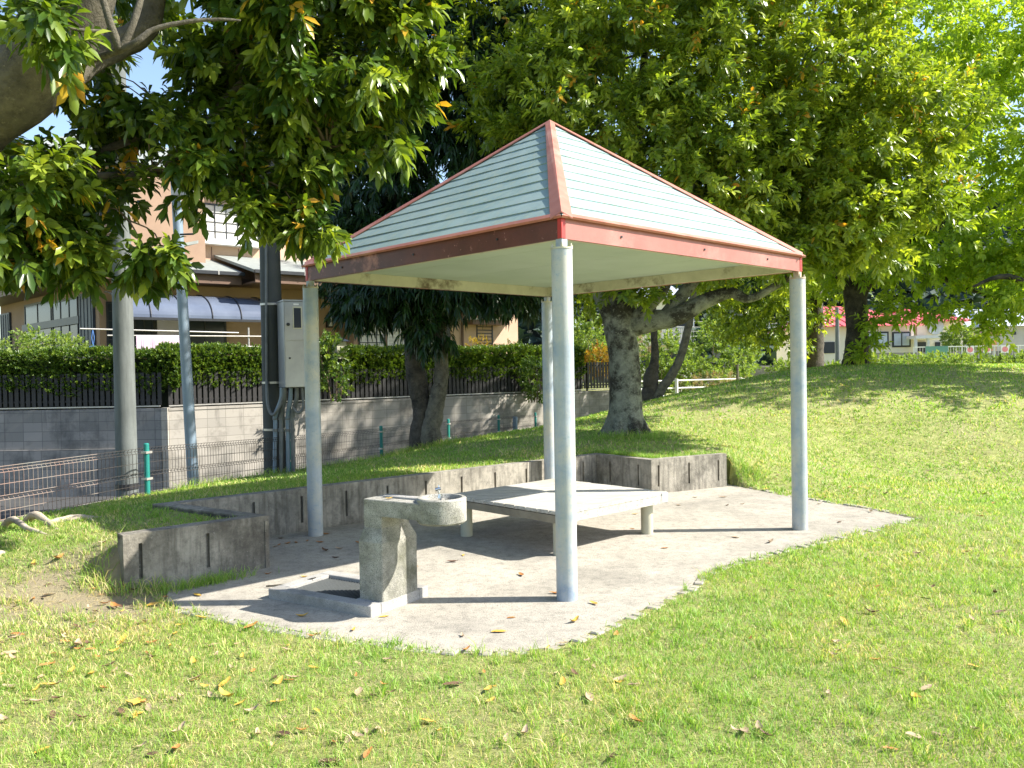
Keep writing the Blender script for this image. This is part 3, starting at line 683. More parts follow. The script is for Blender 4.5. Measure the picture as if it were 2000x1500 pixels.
# ---- big evergreen right behind the shelter
def tree_big():
    b = at(1222, 850, 13.0); root = thing('evergreen_tree', b, 'large evergreen tree with thick pale mottled trunk and spreading limbs right behind the shelter', 'tree')
    T = MB()
    limb(T, [at(1218, 872, 13), at(1221, 835, 13), at(1222, 775, 13), at(1219, 705, 13), at(1213, 650, 13), at(1208, 605, 13.05), at(1206, 560, 13.1)], [.40, .29, .25, .232, .245, .27, .2], 28, .07, seed=1)
    for k in range(7):
        a = k * .95 + .3; q = Vector((math.cos(a), math.sin(a), 0))
        limb(T, [b + q * .14 + Vector((0, 0, .35)), b + q * .30 + Vector((0, 0, .06)), b + q * .52 + Vector((0, 0, -.08))], [.12, .09, .03], 8, .2, 4, seed=k)
    T.build('trunk', M['bark_grey'], root, smooth=True)
    Bm = MB()
    limb(Bm, [at(1205, 640, 13), at(1183, 600, 12.95), at(1165, 560, 12.9), at(1140, 480, 12.7), at(1100, 330, 12.3), at(1090, 150, 12)], [.19, .12, .11, .1, .07, .04], 12, .1, seed=2)
    limb(Bm, [at(1215, 630, 13), at(1205, 580, 13.1), at(1215, 500, 13.2), at(1240, 330, 13.4), at(1260, 100, 13.5)], [.2, .15, .13, .1, .06], 12, .1, seed=3)
    limb(Bm, [at(1222, 640, 13), at(1265, 628, 12.9), at(1320, 618, 12.8), at(1370, 592, 12.7), at(1425, 572, 12.6), at(1470, 582, 12.5), at(1560, 530, 12.4), at(1640, 490, 12.3), at(1720, 420, 12.2)], [.2, .17, .15, .125, .09, .06, .05, .035, .02], 12, .12, seed=4)
    limb(Bm, [at(1300, 618, 12.85), at(1345, 560, 12.9), at(1400, 480, 12.9), at(1470, 350, 12.8), at(1540, 200, 12.6)], [.12, .1, .085, .06, .03], 12, .12, seed=5)
    limb(Bm, [at(1235, 625, 13), at(1270, 595, 12.7), at(1300, 560, 12.4), at(1320, 480, 12.0)], [.13, .09, .07, .04], 10, .12, seed=6)
    Bm.build('branch', M['bark_grey'], root, smooth=True)
    bl = []
    def B(px, py, d, r, n, rz=None): p = at(px, py, d); bl.append((tuple(p), (r, r, rz or r), n))
    for a in ((1150, 150, 11.4, 1.25, 300), (1300, 60, 11.2, 1.2, 300), (1450, 150, 11.3, 1.2, 320), (1560, 60, 11.6, 1.2, 300), (1620, 240, 11.6, 1.1, 330), (1700, 330, 11.8, 1.05, 300), (1760, 240, 12, .9, 220), (1740, 420, 12, .75, 170), (1640, 430, 11.8, .8, 200),
              (1500, 380, 11.6, 1.0, 260), (1380, 300, 11.3, 1.05, 280), (1250, 290, 11.4, 1.0, 240), (1420, 470, 11.9, .8, 150, .4), (1560, 480, 12.0, .7, 140, .4), (1280, 420, 12.2, .9, 160), (1100, 330, 12, .9, 170), (1030, 200, 12, .9, 170), (1010, 60, 12, 1, 180),
              (1180, -60, 12, 1.4, 260), (1400, -100, 12, 1.5, 280), (1620, -100, 12.3, 1.3, 240), (1150, 230, 14.2, 1.6, 240), (1400, 200, 14.6, 1.8, 260), (1600, 250, 14.6, 1.6, 220), (1300, 450, 14.5, 1.2, 150, .5), (1500, 500, 14.3, 1.0, 130, .4),
              (1270, 590, 12.4, .22, 14, .12), (1230, 560, 12.3, .3, 16, .12), (1340, 560, 14.5, .6, 70, .3), (1150, 570, 14.5, .7, 70, .35), (1300, -300, 13, 2.2, 350), (1550, -300, 13, 2.2, 350), (1000, -200, 13, 1.8, 250)):
        B(*a)
    keep = lambda C: ~((C[:, 1] < 10.35) | ((C[:, 2] < 2.9) & (C[:, 1] < 11.6)))
    cr, C = crown('crown', M['leaf_mid'], root, [(c_, r_, int(n_ * 1.35)) for c_, r_, n_ in bl], 17, .122, .045, yellow=.012, droop=.15, ldroop=.22, twig=.22, spread=1.0, up=.08, thin=.55, keep=keep, rnd=True, clump=.34)
    Tw = MB(); twigs(Tw, [at(1140, 480, 12.7), at(1100, 330, 12.3), at(1240, 330, 13.4), at(1560, 530, 12.4), at(1640, 490, 12.3), at(1470, 350, 12.8), at(1540, 200, 12.6), at(1320, 480, 12.0), at(1720, 420, 12.2), at(1260, 100, 13.5)], C, 240, .03, 5)
    Tw.build('twigs', M['bark_grey'], root)
tree_big()

# ---- dark double-trunk tree in the middle
def tree_mid():
    b = at(838, 880, 14.2); root = thing('evergreen_tree', b, 'dark drooping evergreen tree with two twisted trunks in front of the hedge', 'tree')
    T = MB(); limb(T, [at(828, 895, 14.2), at(822, 850, 14.2), at(826, 800, 14.2), at(812, 730, 14.2), at(806, 660, 14.3), at(800, 560, 14.4), at(780, 400, 14.5), at(740, 150, 14.6)], [.25, .2, .17, .17, .15, .14, .1, .06], 16, .22, seed=4)
    T.build('trunk', M['bark_dark'], root, smooth=True)
    T = MB(); limb(T, [at(848, 892, 14.05), at(842, 845, 14.05), at(852, 790, 14.05), at(862, 730, 14.1), at(860, 660, 14.1), at(858, 560, 14.2), at(880, 400, 14.3), at(900, 150, 14.4)], [.2, .17, .14, .12, .12, .11, .08, .05], 14, .18, seed=9)
    T.build('trunk', M['bark_grey_dim'], root, smooth=True)
    bl = []
    def B(px, py, d, r, n, rz=None): p = at(px, py, d); bl.append((tuple(p), (r, r, rz or r), n))
    for a in ((790, 565, 14, .9, 230, .42), (900, 560, 13.6, .7, 130, .28), (720, 580, 14, .5, 100, .4), (700, 480, 14.2, .9, 200), (1000, 565, 14, .6, 100, .22), (960, 480, 14.5, .9, 160), (740, 380, 14.2, 1.0, 230), (680, 420, 14.5, .7, 130), (880, 350, 14, 1.2, 260), (1000, 350, 14, 1.0, 200),
              (780, 200, 14, 1.2, 260), (920, 180, 13.4, 1.2, 280), (1020, 120, 13.5, 1.0, 200), (850, 40, 13.5, 1.3, 280), (720, 60, 14.2, 1.2, 220), (980, -30, 13.5, 1.3, 240), (800, -180, 14, 1.8, 260), (650, 250, 14.8, 1.0, 150), (1040, 500, 14.8, .8, 120), (620, 120, 15, 1.0, 130), (840, 645, 13.8, .35, 40, .2), (700, 300, 15, 1.2, 160), (560, 300, 15.5, 1.2, 150), (560, 100, 15.5, 1.3, 150), (900, 450, 15.5, 1.2, 150)):
        B(*a)
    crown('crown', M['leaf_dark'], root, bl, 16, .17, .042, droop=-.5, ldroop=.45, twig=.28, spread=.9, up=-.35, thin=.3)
M['bark_grey_dim'] = bark('grey_brown_bark', (.17, .155, .115), (.10, .09, .07), (.035, .03, .024), .52, .62)
tree_mid()

# ---- slim twin-stem tree
def tree_slim():
    b = at(1272, 790, 18.5); root = thing('slim_tree', b, 'slim tree with one upright and one curved slanting stem behind the thick pale trunk', 'tree')
    T = MB(); limb(T, [at(1268, 800, 18.5), at(1270, 765, 18.5), at(1272, 735, 18.5), at(1279, 700, 18.5), at(1277, 640, 18.6), at(1276, 560, 18.7), at(1280, 420, 19)], [.24, .19, .16, .09, .07, .06, .04], 12, .2, seed=2); T.build('trunk', M['bark_dark'], root, smooth=True)
    T = MB(); limb(T, [at(1275, 790, 18.4), at(1290, 762, 18.4), at(1312, 732, 18.4), at(1330, 695, 18.4), at(1344, 640, 18.5), at(1352, 590, 18.6), at(1365, 500, 18.8), at(1390, 400, 19)], [.13, .11, .10, .09, .085, .08, .06, .04], 12, .12, seed=6); T.build('trunk', M['bark_grey_dim'], root, smooth=True)
    bl = []
    for a in ((1380, 420, 19, .9, 60), (1440, 480, 19.5, .9, 60), (1320, 500, 19.5, .7, 30, .4)): p = at(a[0], a[1], a[2]); bl.append((tuple(p), (a[3], a[3], a[5] if len(a) > 5 else a[3]), a[4]))
    crown('crown', M['leaf_dark'], root, bl, 14, .2, .07, droop=-.3, twig=.3)
tree_slim()

# ---- broad green deciduous trees on the hill
def tree_green(name, label, base, stems, limbs, blobs, seed, kk=12, Ll=.165, Wl=.075, mat='leaf_lime'):
    root = thing(name, base, label, 'tree', None)
    T = MB()
    for p, r in stems: limb(T, p, r, 16, .12, 6, seed=seed)
    T.build('trunk', M['bark_dark'], root, smooth=True)
    if limbs:
        T = MB()
        for p, r in limbs: limb(T, p, r, 8, .12, 5, seed=seed)
        T.build('branch', M['bark_dark'], root, smooth=True)
    bl = [(tuple(at(a[0], a[1], a[2])), (a[3], a[3], a[5] if len(a) > 5 else a[3]), a[4]) for a in blobs]
    crown('crown', M[mat], root, bl, kk, Ll, Wl, droop=-.1, ldroop=.25, twig=.3, spread=1.05, up=.0, thin=.4, clump=.5)
b1 = at(1672, 716, 20)
tree_green('broadleaf_tree', 'bright green broadleaf tree with thick dark forked trunk on the crest of the mound', b1,
    [([at(1673, 725, 20), at(1673, 700, 20), at(1674, 650, 20), at(1672, 600, 20), at(1670, 560, 20), at(1678, 480, 20), at(1700, 350, 20), at(1740, 150, 20)], [.38, .3, .24, .26, .27, .2, .15, .08])],
    [([at(1672, 590, 20), at(1700, 545, 20), at(1740, 500, 20), at(1850, 430, 19.8), at(1960, 330, 19.5)], [.2, .12, .1, .07, .03]), ([at(1670, 580, 20), at(1640, 540, 20), at(1600, 480, 20.2)], [.18, .1, .05]), ([at(1700, 350, 20), at(1820, 250, 20), at(1900, 150, 20)], [.1, .07, .03]), ([at(1760, 500, 20), at(1880, 560, 19.5), at(1990, 590, 19)], [.06, .05, .02])],
    [(1700, 430, 20, 1.7, 300), (1800, 300, 19.5, 2.0, 420), (1900, 420, 19, 1.7, 330), (1950, 250, 19.2, 1.9, 380), (1850, 130, 19.8, 2.0, 400), (1960, 90, 20, 1.8, 300), (1730, 140, 20.5, 2.2, 360), (2080, 200, 19.5, 2.2, 320), (2100, 430, 19, 1.8, 250), (1850, 500, 18.8, 1.0, 140, .5), (1950, 525, 18.8, .9, 110, .4), (1770, 525, 19, .8, 80, .3), (1620, 520, 20.6, .8, 70, .5), (1560, 480, 20.5, 1.3, 180), (2060, 550, 18.5, .9, 90, .4),
     (1722, 640, 19.2, .28, 12, .2), (1765, 600, 19, .35, 18, .14), (1820, 598, 19, .4, 20, .12), (1880, 612, 18.8, .35, 16, .1), (1950, 655, 18.6, .3, 9, .06), (1695, 688, 19.5, .12, 5, .12), (1650, 20, 21, 2.2, 260), (1800, -150, 20, 2.5, 300), (2000, -100, 21, 2, 150)], 3)
b2 = at(1589, 728, 25)
tree_green('broadleaf_tree', 'dark shaded broadleaf tree with straight trunk left of the forked one', b2,
    [([at(1589, 740, 25), at(1590, 700, 25), at(1592, 640, 25), at(1591, 560, 25), at(1585, 400, 25), at(1570, 200, 25)], [.34, .27, .24, .22, .16, .08])], None,
    [(1550, 520, 24.5, 1.7, 220), (1470, 590, 24, 1.2, 160), (1400, 560, 24.5, 1.0, 110), (1510, 640, 24, .7, 70), (1455, 650, 24, .55, 50, .4), (1590, 400, 25, 2.2, 250), (1450, 400, 25, 2.5, 250), (1530, 200, 25.5, 3, 300), (1640, 560, 24.5, .8, 80, .6), (1560, 600, 24.2, .6, 50), (1350, 200, 26, 3, 250), (1150, 250, 27, 3.2, 250), (1480, 20, 26, 3, 250), (1250, 30, 27, 3, 200), (1545, 680, 24, .4, 24)], 5, mat='leaf_mid')
b3 = at(2230, 700, 17)
tree_green('broadleaf_tree', 'green broadleaf tree whose branches reach in from beyond the right edge', b3,
    [([b3 - Vector((0, 0, .3)), b3 + Vector((0, 0, 2)), b3 + Vector((-.2, 0, 4)), b3 + Vector((-.3, 0, 6.5))], [.35, .27, .2, .1])],
    [([b3 + Vector((0, 0, 1.8)), at(2080, 580, 17), at(1970, 540, 17), at(1900, 560, 17)], [.14, .1, .06, .02])],
    [(2150, 330, 17, 1.9, 330), (2260, 250, 16.5, 2.2, 300), (2230, 50, 17, 2.3, 260), (2010, 585, 17, .5, 40, .25), (2050, 480, 17, .8, 100), (2300, 400, 15.8, 1.6, 200), (1960, 610, 17, .3, 14, .08)], 7)

# ================================================================== SURROUNDINGS
class Plane:
    "vertical plane through K along e; converts photo features into (t, z) on it"
    def __init__(s, K, e): s.K = Vector((K.x, K.y, 0)); s.e = Vector(e).normalized(); s.n = Vector((s.e.y, -s.e.x, 0))   # n: towards viewer
    def tz(s, px, py, off=0):
        v = fwd + rt * ((px - 1000) / FPX) + upv * ((750 - py) / FPX); o = Vector((0, 0, CH)); K = s.K + s.n * off
        k = (K - o).dot(s.n) / v.dot(s.n); p = o + v * k; return (p - s.K).dot(s.e), p.z
    def rect(s, x0, y0, x1, y1, off=0):
        my, mx = (y0 + y1) / 2, (x0 + x1) / 2; a = s.tz(x0, my, off)[0]; b = s.tz(x1, my, off)[0]; c = s.tz(mx, y1, off)[1]; d = s.tz(mx, y0, off)[1]
        return min(a, b), max(a, b), min(c, d), max(c, d)
    def mb(s): return MB(s.K, s.e, -s.n)                 # local y>0 = away from viewer
    def pbox(s, m, r, front, back): m.box(r[0], r[1], -front, -back, r[2], r[3])   # front/back = offsets towards viewer
M['blk_sun'] = blockmat('block_wall_pale', (.41, .375, .325), (.33, .305, .265), (.22, .205, .175), .8, .6, stain=(.17, .155, .13))  # lighter block copy, sunlight put into its colour
M['blk_shade'] = blockmat('block_wall_grey', (.30, .28, .26), (.21, .20, .185), (.13, .125, .12), 1, 0, stain=(.10, .098, .095))  # darker block copy, shade put into its colour
M['asphalt'] = surf('asphalt', (.06, .06, .06), (.045, .045, .045), 3, .95, 0, .3, 120)
M['slat'] = surf('dark_slat', (.028, .026, .026), (.018, .017, .017), 12, .6, 0, .1)
M['alu'] = surf('aluminium_rail', (.5, .48, .45), (.42, .4, .38), 12, .4, .5, 0)
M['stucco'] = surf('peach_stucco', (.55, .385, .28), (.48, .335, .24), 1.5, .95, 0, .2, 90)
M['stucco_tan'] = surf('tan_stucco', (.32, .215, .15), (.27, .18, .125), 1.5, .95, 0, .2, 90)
M['brown'] = surf('brown_trim', (.16, .09, .06), (.12, .07, .045), 4, .6, 0, .1)
M['dkframe'] = surf('dark_frame', (.025, .028, .035), (.018, .02, .025), 8, .45, 0, 0)
M['rooftile'] = surf('grey_green_roof_slate', (.26, .28, .26), (.20, .215, .20), 6, .7, 0, .3, 30)
M['white'] = surf('white_paint', (.75, .75, .73), (.68, .68, .66), 5, .5, 0, 0)
M['curtain'] = surf('curtain', (.62, .61, .58), (.5, .49, .47), 3, .9, 0, 0)
def glass_m(name, c, rough=.15):
    m, n, b = base_mat(name); v = coords(n); cc = ramp(n, nz(n, v, .8, 3), [(.4, c), (.7, tuple(min(1, x * 1.5) for x in c))]); n.links.new(cc, b.inputs['Base Color'])
    b.inputs['Roughness'].default_value = rough; b.inputs['Specular IOR Level'].default_value = .18; return m
M['glass'] = glass_m('window_glass', (.03, .037, .048)); M['glass_pale'] = glass_m('frosted_glass', (.42, .38, .50), .3)
M['awning'] = surf('lilac_polycarbonate', (.095, .115, .165), (.13, .155, .21), 1.2, .12, 0, 0)
M['pole_conc'] = surf('pole_concrete', (.15, .165, .16), (.115, .128, .125), 4, .85, 0, .3, 50, streak=(.09, .1, .095))  # base colour darkened to stand in for tree shade on the near pole
M['pole_blue'] = surf('blue_grey_pole_paint', (.20, .27, .34), (.16, .22, .29), 4, .5, 0, .1, streak=(.19, .23, .27))
M['pole_dark'] = surf('dark_pole', (.035, .04, .04), (.05, .055, .05), 4, .7, 0, .2)
M['stainless'] = surf('stainless_steel', (.36, .37, .39), (.27, .28, .30), 2.2, .34, .5, .03, 20)
M['conduit'] = surf('grey_conduit', (.10, .11, .115), (.16, .17, .175), 6, .5, 0, .1)
M['green'] = surf('green_post_paint', (.01, .17, .15), (.015, .21, .18), 6, .45, 0, 0)
M['wire'] = surf('mesh_wire', (.03, .026, .022), (.05, .04, .033), 8, .7, 0, 0)  # dark copy for the shaded panels, shade put into the wire colour
M['wire_rust'] = surf('rusty_pink_mesh_wire', (.30, .17, .135), (.22, .26, .235), 2, .7, 0, 0)  # faded pink copy where sun falls, light put into the wire colour

# ---- road and walls
r = MB(); q = [fence_pt(4.0), fence_pt(34)]; 
r.raw([Vector((q[0].x - .25, 4, -.99)), Vector((q[1].x - .25, 34, -.99)), Vector((q[1].x - 14, 40, -.99)), Vector((-16, 18, -.99)), Vector((-16, 4, -.99))], [(0, 1, 2, 3, 4)])
tag(r.build('road', M['asphalt']), kind='structure')
m = MB(fence_pt(6), FD); m.box(-3, 19, .06, .16, -1.1, .0); 
pk = []
for k in range(40):
    y0, y1 = 4.6 + k * .46, 4.6 + (k + 1) * .46; a, b_ = fence_pt(y0), fence_pt(y1); mm = MB(a, FD); mm.box(0, (b_ - a).length, .04, .16, -1.1, fence_top(y0) - .535); pk.append(mm)
m = MB()
for mm in pk: m.raw(mm.V, mm.F)
tag(m.build('kerb_strip', M['concrete']), kind='structure')
WA = Vector((-7.30, 17.8, 0)); WE = Vector((.80, .60, 0)); PW = Plane(WA, WE)
m = PW.mb(); m.box(0.0, 13.6, 0, .15, -1.05, .80); m.box(-.0, 13.62, -.012, .16, .801, .86)
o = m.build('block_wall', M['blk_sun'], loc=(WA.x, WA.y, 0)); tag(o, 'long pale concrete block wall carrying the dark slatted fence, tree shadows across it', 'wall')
m = MB((-16, 17.8, 0), (1, 0, 0)); m.box(0, 8.55, 0, .15, .02, .86); m.box(-.0, 8.55, -.06, .14, -1.05, .015)
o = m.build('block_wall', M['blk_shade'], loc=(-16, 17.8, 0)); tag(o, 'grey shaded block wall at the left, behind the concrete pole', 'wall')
m = MB((-7.45, 17.74, 0), (1, 0, 0)); m.box(.012, .145, -.0, .2, -1.05, .87); o = m.build('wall_pillar', M['blk_sun'], loc=(-7.45, 17.74, 0)); tag(o, 'narrow concrete pillar where the pale and grey block walls meet', 'pillar')
m = MB(); m.raw([Vector((-16, 17.96, .84)), Vector((-7.3, 17.96, .84)), WA + WE * 13.5 + Vector((-.1, .2, .84)), Vector((3, 45, .84)), Vector((-30, 45, .84)), Vector((-30, 18, .84))], [(0, 1, 2, 3, 4, 5)])
tag(m.build('terrace', M['soil']), kind='structure')

# ---- slatted fences on the walls
def slat_fence(K, e, t0, t1, label, pitch=.122, w=.084, z0=.93, z1=1.62, mat='slat', inset=.07):
    root = thing('slatted_fence', Vector(K) + Vector(e).normalized() * (t0 + t1) / 2 + Vector((0, 0, z0)), label, 'fence')
    m = MB(K, e); t = t0
    while t < t1: m.box(t, t + w, inset, inset + .02, z0, z1); t += pitch
    m.build('slats', M[mat], root)
    m = MB(K, e); m.box(t0, t1, inset - .03, inset - .001, z0 - .04, z0 - .012); m.build('bottom_rail', M['alu'], root)
    m = MB(K, e)
    m.box(t0, t1, inset + .021, inset + .05, z0 + .08, z0 + .12); m.build('rail', M['slat'], root); m = MB(K, e); m.box(t0, t1, inset + .021, inset + .05, z1 - .12, z1 - .08); m.build('rail', M['slat'], root)
    t = t0 + .02
    while t < t1:
        m = MB(K, e); m.box(t, t + .04, inset + .0505, inset + .09, .861, z1 - .02); m.build('fence_post', M['slat'], root); t += 1.95
slat_fence(WA, WE, .02, 11.9, 'black slatted fence under the hedge on the pale block wall')
slat_fence(WA, WE, 12.0, 13.55, 'short blue black slatted fence beyond the hedge end, left of the thick tree', z1=1.72)
slat_fence(Vector((-16, 17.8, 0)), (1, 0, 0), 1.0, 8.5, 'dark slatted fence on the grey shaded block wall')

# ---- hedge
def hedge(name, label, K, e, t0, t1, y0, y1, z0, z1, n, mat, Ll=.085, Wl=.034, k=11):
    root = thing(name, Vector(K) + Vector(e).normalized() * (t0 + t1) / 2 + Vector((0, 0, .85)), label, 'hedge')
    rng = RNG; e = Vector(e).normalized(); inn = Vector((-e.y, e.x, 0)); a1 = (t1 - t0) * (y1 - y0); a2 = (t1 - t0) * (z1 - z0); pr = rng.uniform(size=n)
    t = rng.uniform(t0, t1, n); topm = pr < .42; wob = .05 * np.sin(t * 2.1) + .04 * np.sin(t * 5.3 + 1)
    y = np.where(topm, rng.uniform(y0, y1, n), y0 + rng.normal(size=n) * .035); z = np.where(topm, z1 + wob * .6 + rng.normal(size=n) * .025, z0 + (z1 - z0) * rng.uniform(0, 1, n) ** .8)
    z = np.where(~topm & (z < z0 + .12) & (np.sin(t * 3.7) > 0), z + .15, z)
    C = np.array(K)[None] + t[:, None] * np.array(e) + y[:, None] * np.array(inn) + np.array([0, 0, 1]) * z[:, None]
    A = np.where(topm[:, None], np.array([0, 0, 1.0]), -np.array(inn) + np.array([0, 0, .55])) + rng.normal(size=(n, 3)) * .35
    P, D, N, L, Wd, tt = crown_leaves(C, A, k, Ll, Wl, spread=.8, twig=.1, up=.2); V, F = leaves_mesh(P, D, N, L, Wd, .05)
    nmesh('foliage', V, F, M[mat], root, attr=np.repeat(tt, 5))
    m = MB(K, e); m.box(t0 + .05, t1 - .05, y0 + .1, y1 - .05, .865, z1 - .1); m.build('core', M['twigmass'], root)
M['twigmass'] = surf('dense_twigs', (.02, .028, .012), (.012, .016, .008), 20, 1, 0, .6, 20)  # solid dark box; shade inside the hedge is put into its colour
hedge('hedge', 'long clipped evergreen hedge behind the black slatted fence', WA, WE, .0, 11.9, .16, 1.0, 1.2, 2.07, 9000, 'leaf_hedge', .07, .03)
hedge('hedge', 'shaded part of the clipped hedge behind the concrete pole at the left', Vector((-16, 17.8, 0)), (1, 0, 0), 1, 8.9, .16, 1.0, 1.1, 2.02, 5200, 'leaf_hedge', .07, .03)
def shrub(name, label, blobs, mat, k=12, Ll=.1, Wl=.045, cat='shrub', group=None, up=.2):
    bl = [(tuple(at(a[0], a[1], a[2])), (a[3], a[3], a[4]), a[5]) for a in blobs]; c = Vector(bl[0][0]); root = thing(name, Vector((c.x, c.y, c.z - bl[0][1][2])), label, cat, group)
    crown('foliage', M[mat], root, bl, k, Ll, Wl, droop=.3, ldroop=.1, twig=.15, up=up, part='foliage', thin=.4)
    for (cc, r_, n_) in bl:
        m = MB()
        for j in range(4):
            a = j * 1.7; q = Vector(cc); m.tube([Vector((q.x + .1 * math.cos(a), q.y + .1 * math.sin(a), q.z - r_[2] * 1.3)), q + Vector((r_[0] * .5 * math.cos(a), r_[0] * .5 * math.sin(a), r_[2] * .4))], [.02, .008], 5)
        m.build('stems', M['twig'], root)
shrub('bush', 'pale green bush with reddish tips in front of the dark windows', [(40, 690, 18.6, .75, .35, 140), (120, 685, 18.8, .5, .3, 70), (-50, 685, 18.6, .6, .35, 60), (75, 675, 18.9, .5, .3, 70)], 'leaf_shrub', Ll=.09)
shrub('bush', 'bright green bush beside the far left shelter post, above the hedge', [(640, 690, 19.6, .35, .45, 110), (655, 740, 19.4, .4, .4, 60)], 'leaf_shrub2' if 'leaf_shrub2' in M else 'leaf_hedge', Ll=.1)
shrub('bush', 'brownish clipped bush below the louvred window', [(935, 682, 24, .38, .28, 90)], 'leaf_gold', Ll=.06, Wl=.03)
shrub('bush', 'small rounded bush near the right end of the peach house wall', [(1005, 688, 24.6, .4, .25, 80)], 'leaf_shrub', Ll=.06, Wl=.03)
shrub('bush', 'glossy green shrub at the right end of the hedge', [(1045, 740, 23.2, .4, .5, 110)], 'leaf_hedge', Ll=.12)

# ---- poles
def pole(name, label, base, top, r0, r1, mat, cat='pole', n=24, z_add=0):
    root = thing(name, base, label, cat); m = MB(); m.tube([base, base.lerp(top, .33), base.lerp(top, .66), top], [r0, r0 + (r1 - r0) / 3, r0 + (r1 - r0) * 2 / 3, r1], n); m.build('shaft', M[mat], root, sm_angle=40); return root
bs = at(249, 965, 9.45); bs.z = -1.0; p1 = at(249, 965, 9.45); p0 = Vector((p1.x, p1.y, 7.5))
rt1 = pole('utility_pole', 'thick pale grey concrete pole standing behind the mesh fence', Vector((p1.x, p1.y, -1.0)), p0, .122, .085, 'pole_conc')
m = MB(); m.cyl((p1.x, p1.y, .30), (p1.x, p1.y, .36), .126, n=24); m.build('band', M['dark_metal'], rt1)
a, b_ = at(378, 950, 10.4), at(343, 365, 10.4); d_ = (b_ - a).normalized()
rt2 = pole('steel_pole', 'slim blue grey steel pole leaning left behind the mesh fence', a - d_ * (a.z + 1.0) / d_.z, b_ + d_ * .6, .074, .055, 'pole_blue')
m = MB(at(350, 378, 10.3), (1, 0, 0)); m.box(-.07, .16, -.06, .08, -.04, .05, .01); m.build('fixture_box', M['alu'], rt2)
m = MB(); m.cyl(at(352, 458, 10.3), at(378, 457, 10.25), .012); m.build('step_bolt', M['dark_metal'], rt2)
UPB = at(538, 926, 11.75)
rt3 = pole('utility_pole', 'dark utility pole carrying the stainless meter box', Vector((UPB.x, UPB.y, UPB.z - .6)), Vector((UPB.x - .02, UPB.y, 8)), .155, .12, 'pole_dark')
for py in (595, 747, 838):
    q = at(538, py, 11.75); m = MB(); m.cyl(Vector((UPB.x, UPB.y, q.z - .015)), Vector((UPB.x, UPB.y, q.z + .015)), .158, n=24); m.build('clamp_band', M['alu'], rt3)
m = MB(); m.tube([at(519, 300, 11.6), at(520, 590, 11.6), at(521, 745, 11.58)], .018, 8); m.build('cable_conduit', M['conduit'], rt3)
m = MB(); p, r_ = spline([at(521, 745, 11.58), at(523, 790, 11.5), at(533, 810, 11.45), at(548, 790, 11.4), at(556, 760, 11.4)], [.022] * 5); m.tube(p, r_, 8); m.build('cable_conduit', M['conduit'], rt3)
for k, (x0, x1, x2) in enumerate(((550, 538, 536), (556, 549, 549), (568, 562, 563), (580, 571, 573))):
    m = MB(); p, r_ = spline([at(x0, 757, 11.4), at(x0 - 1, 780, 11.42), at(x1, 812, 11.5), at(x1, 830, 11.52), at(x2, 925, 11.55)], [.026, .03, .033, .030, .028]); m.tube(p, r_, 10); m.build('cable_conduit', M['conduit'] if k in (1, 3) else M['pole_blue'], rt3)
    for py in (817, 840): q = at(x1, py, 11.52); m = MB(); m.cyl(q - Vector((0, 0, .02)), q + Vector((0, 0, .02)), .04, n=12); m.build('coupling', M['conduit'], rt3)
m = MB(); p, r_ = spline([at(590, 757, 11.4), at(592, 795, 11.4), at(582, 806, 11.4), at(572, 795, 11.4)], [.018] * 4); m.tube(p, r_, 8); m.build('cable_conduit', M['conduit'], rt3)
def meter():
    fl = at(557, 757, 11.2); e = Vector((1, .5, 0)).normalized(); K = Vector((fl.x, fl.y, 0)); zb = fl.z; zt = at(557, 588, 11.2).z; w = .40
    root = thing('meter_box', Vector((K.x, K.y, zb)), 'tall stainless steel meter cabinet strapped to the dark utility pole', 'meter box')
    m = MB(K, e); dpt = .42
    m.box(0, w, 0, dpt, zb, zt, .004); m.build('cabinet', M['stainless'], root)
    m = MB(K, e); m.box(-.01, w + .01, -.02, dpt + .01, zt + .001, zt + .02); m.build('lid', M['stainless'], root)
    h = zt - zb; zm = zb + h * .54
    m = MB(K, e); m.box(.012, w - .006, -.010, -.001, zb + .01, zm - .006); d = m.build('door', M['stainless'], root)
    m = MB(K, e); c = m.P(.07, -.011, zb + h * .34); m.cyl(c, c - Vector((0, .012, 0)), .013, n=12); m.build('lock', M['dark_metal'], d)
    m = MB(K, e); m.box(.012, w - .006, -.010, -.001, zm + .006, zt - .01); d = m.build('door', M['stainless'], root)
    m = MB(K, e); m.box(.118, .24, -.016, -.0105, zt - .37, zt - .07); m.build('window_frame', M['beam'], d)
    m = MB(K, e); m.box(.132, .226, -.020, -.0165, zt - .355, zt - .09); m.build('window_pane', M['glass'], d)
    m = MB(K, e); m.box(.13, .2, -.015, -.0105, zt - .05, zt - .03); m.build('name_plate', M['white'], d)
    m = MB(K, e); c = m.P(.06, -.011, zt - .31); m.cyl(c, c - Vector((0, .02, 0)), .022, n=14); m.build('handle', M['dark_metal'], d)
meter()
m = MB(); q = at(1006, 850, 21); root = thing('short_post', q, 'short blue grey post behind the mesh fence near the shelter back post', 'post'); m.cyl(q - Vector((0, 0, .9)), at(1006, 814, 21), .06, n=14); m.build('shaft', M['pole_blue'], root)

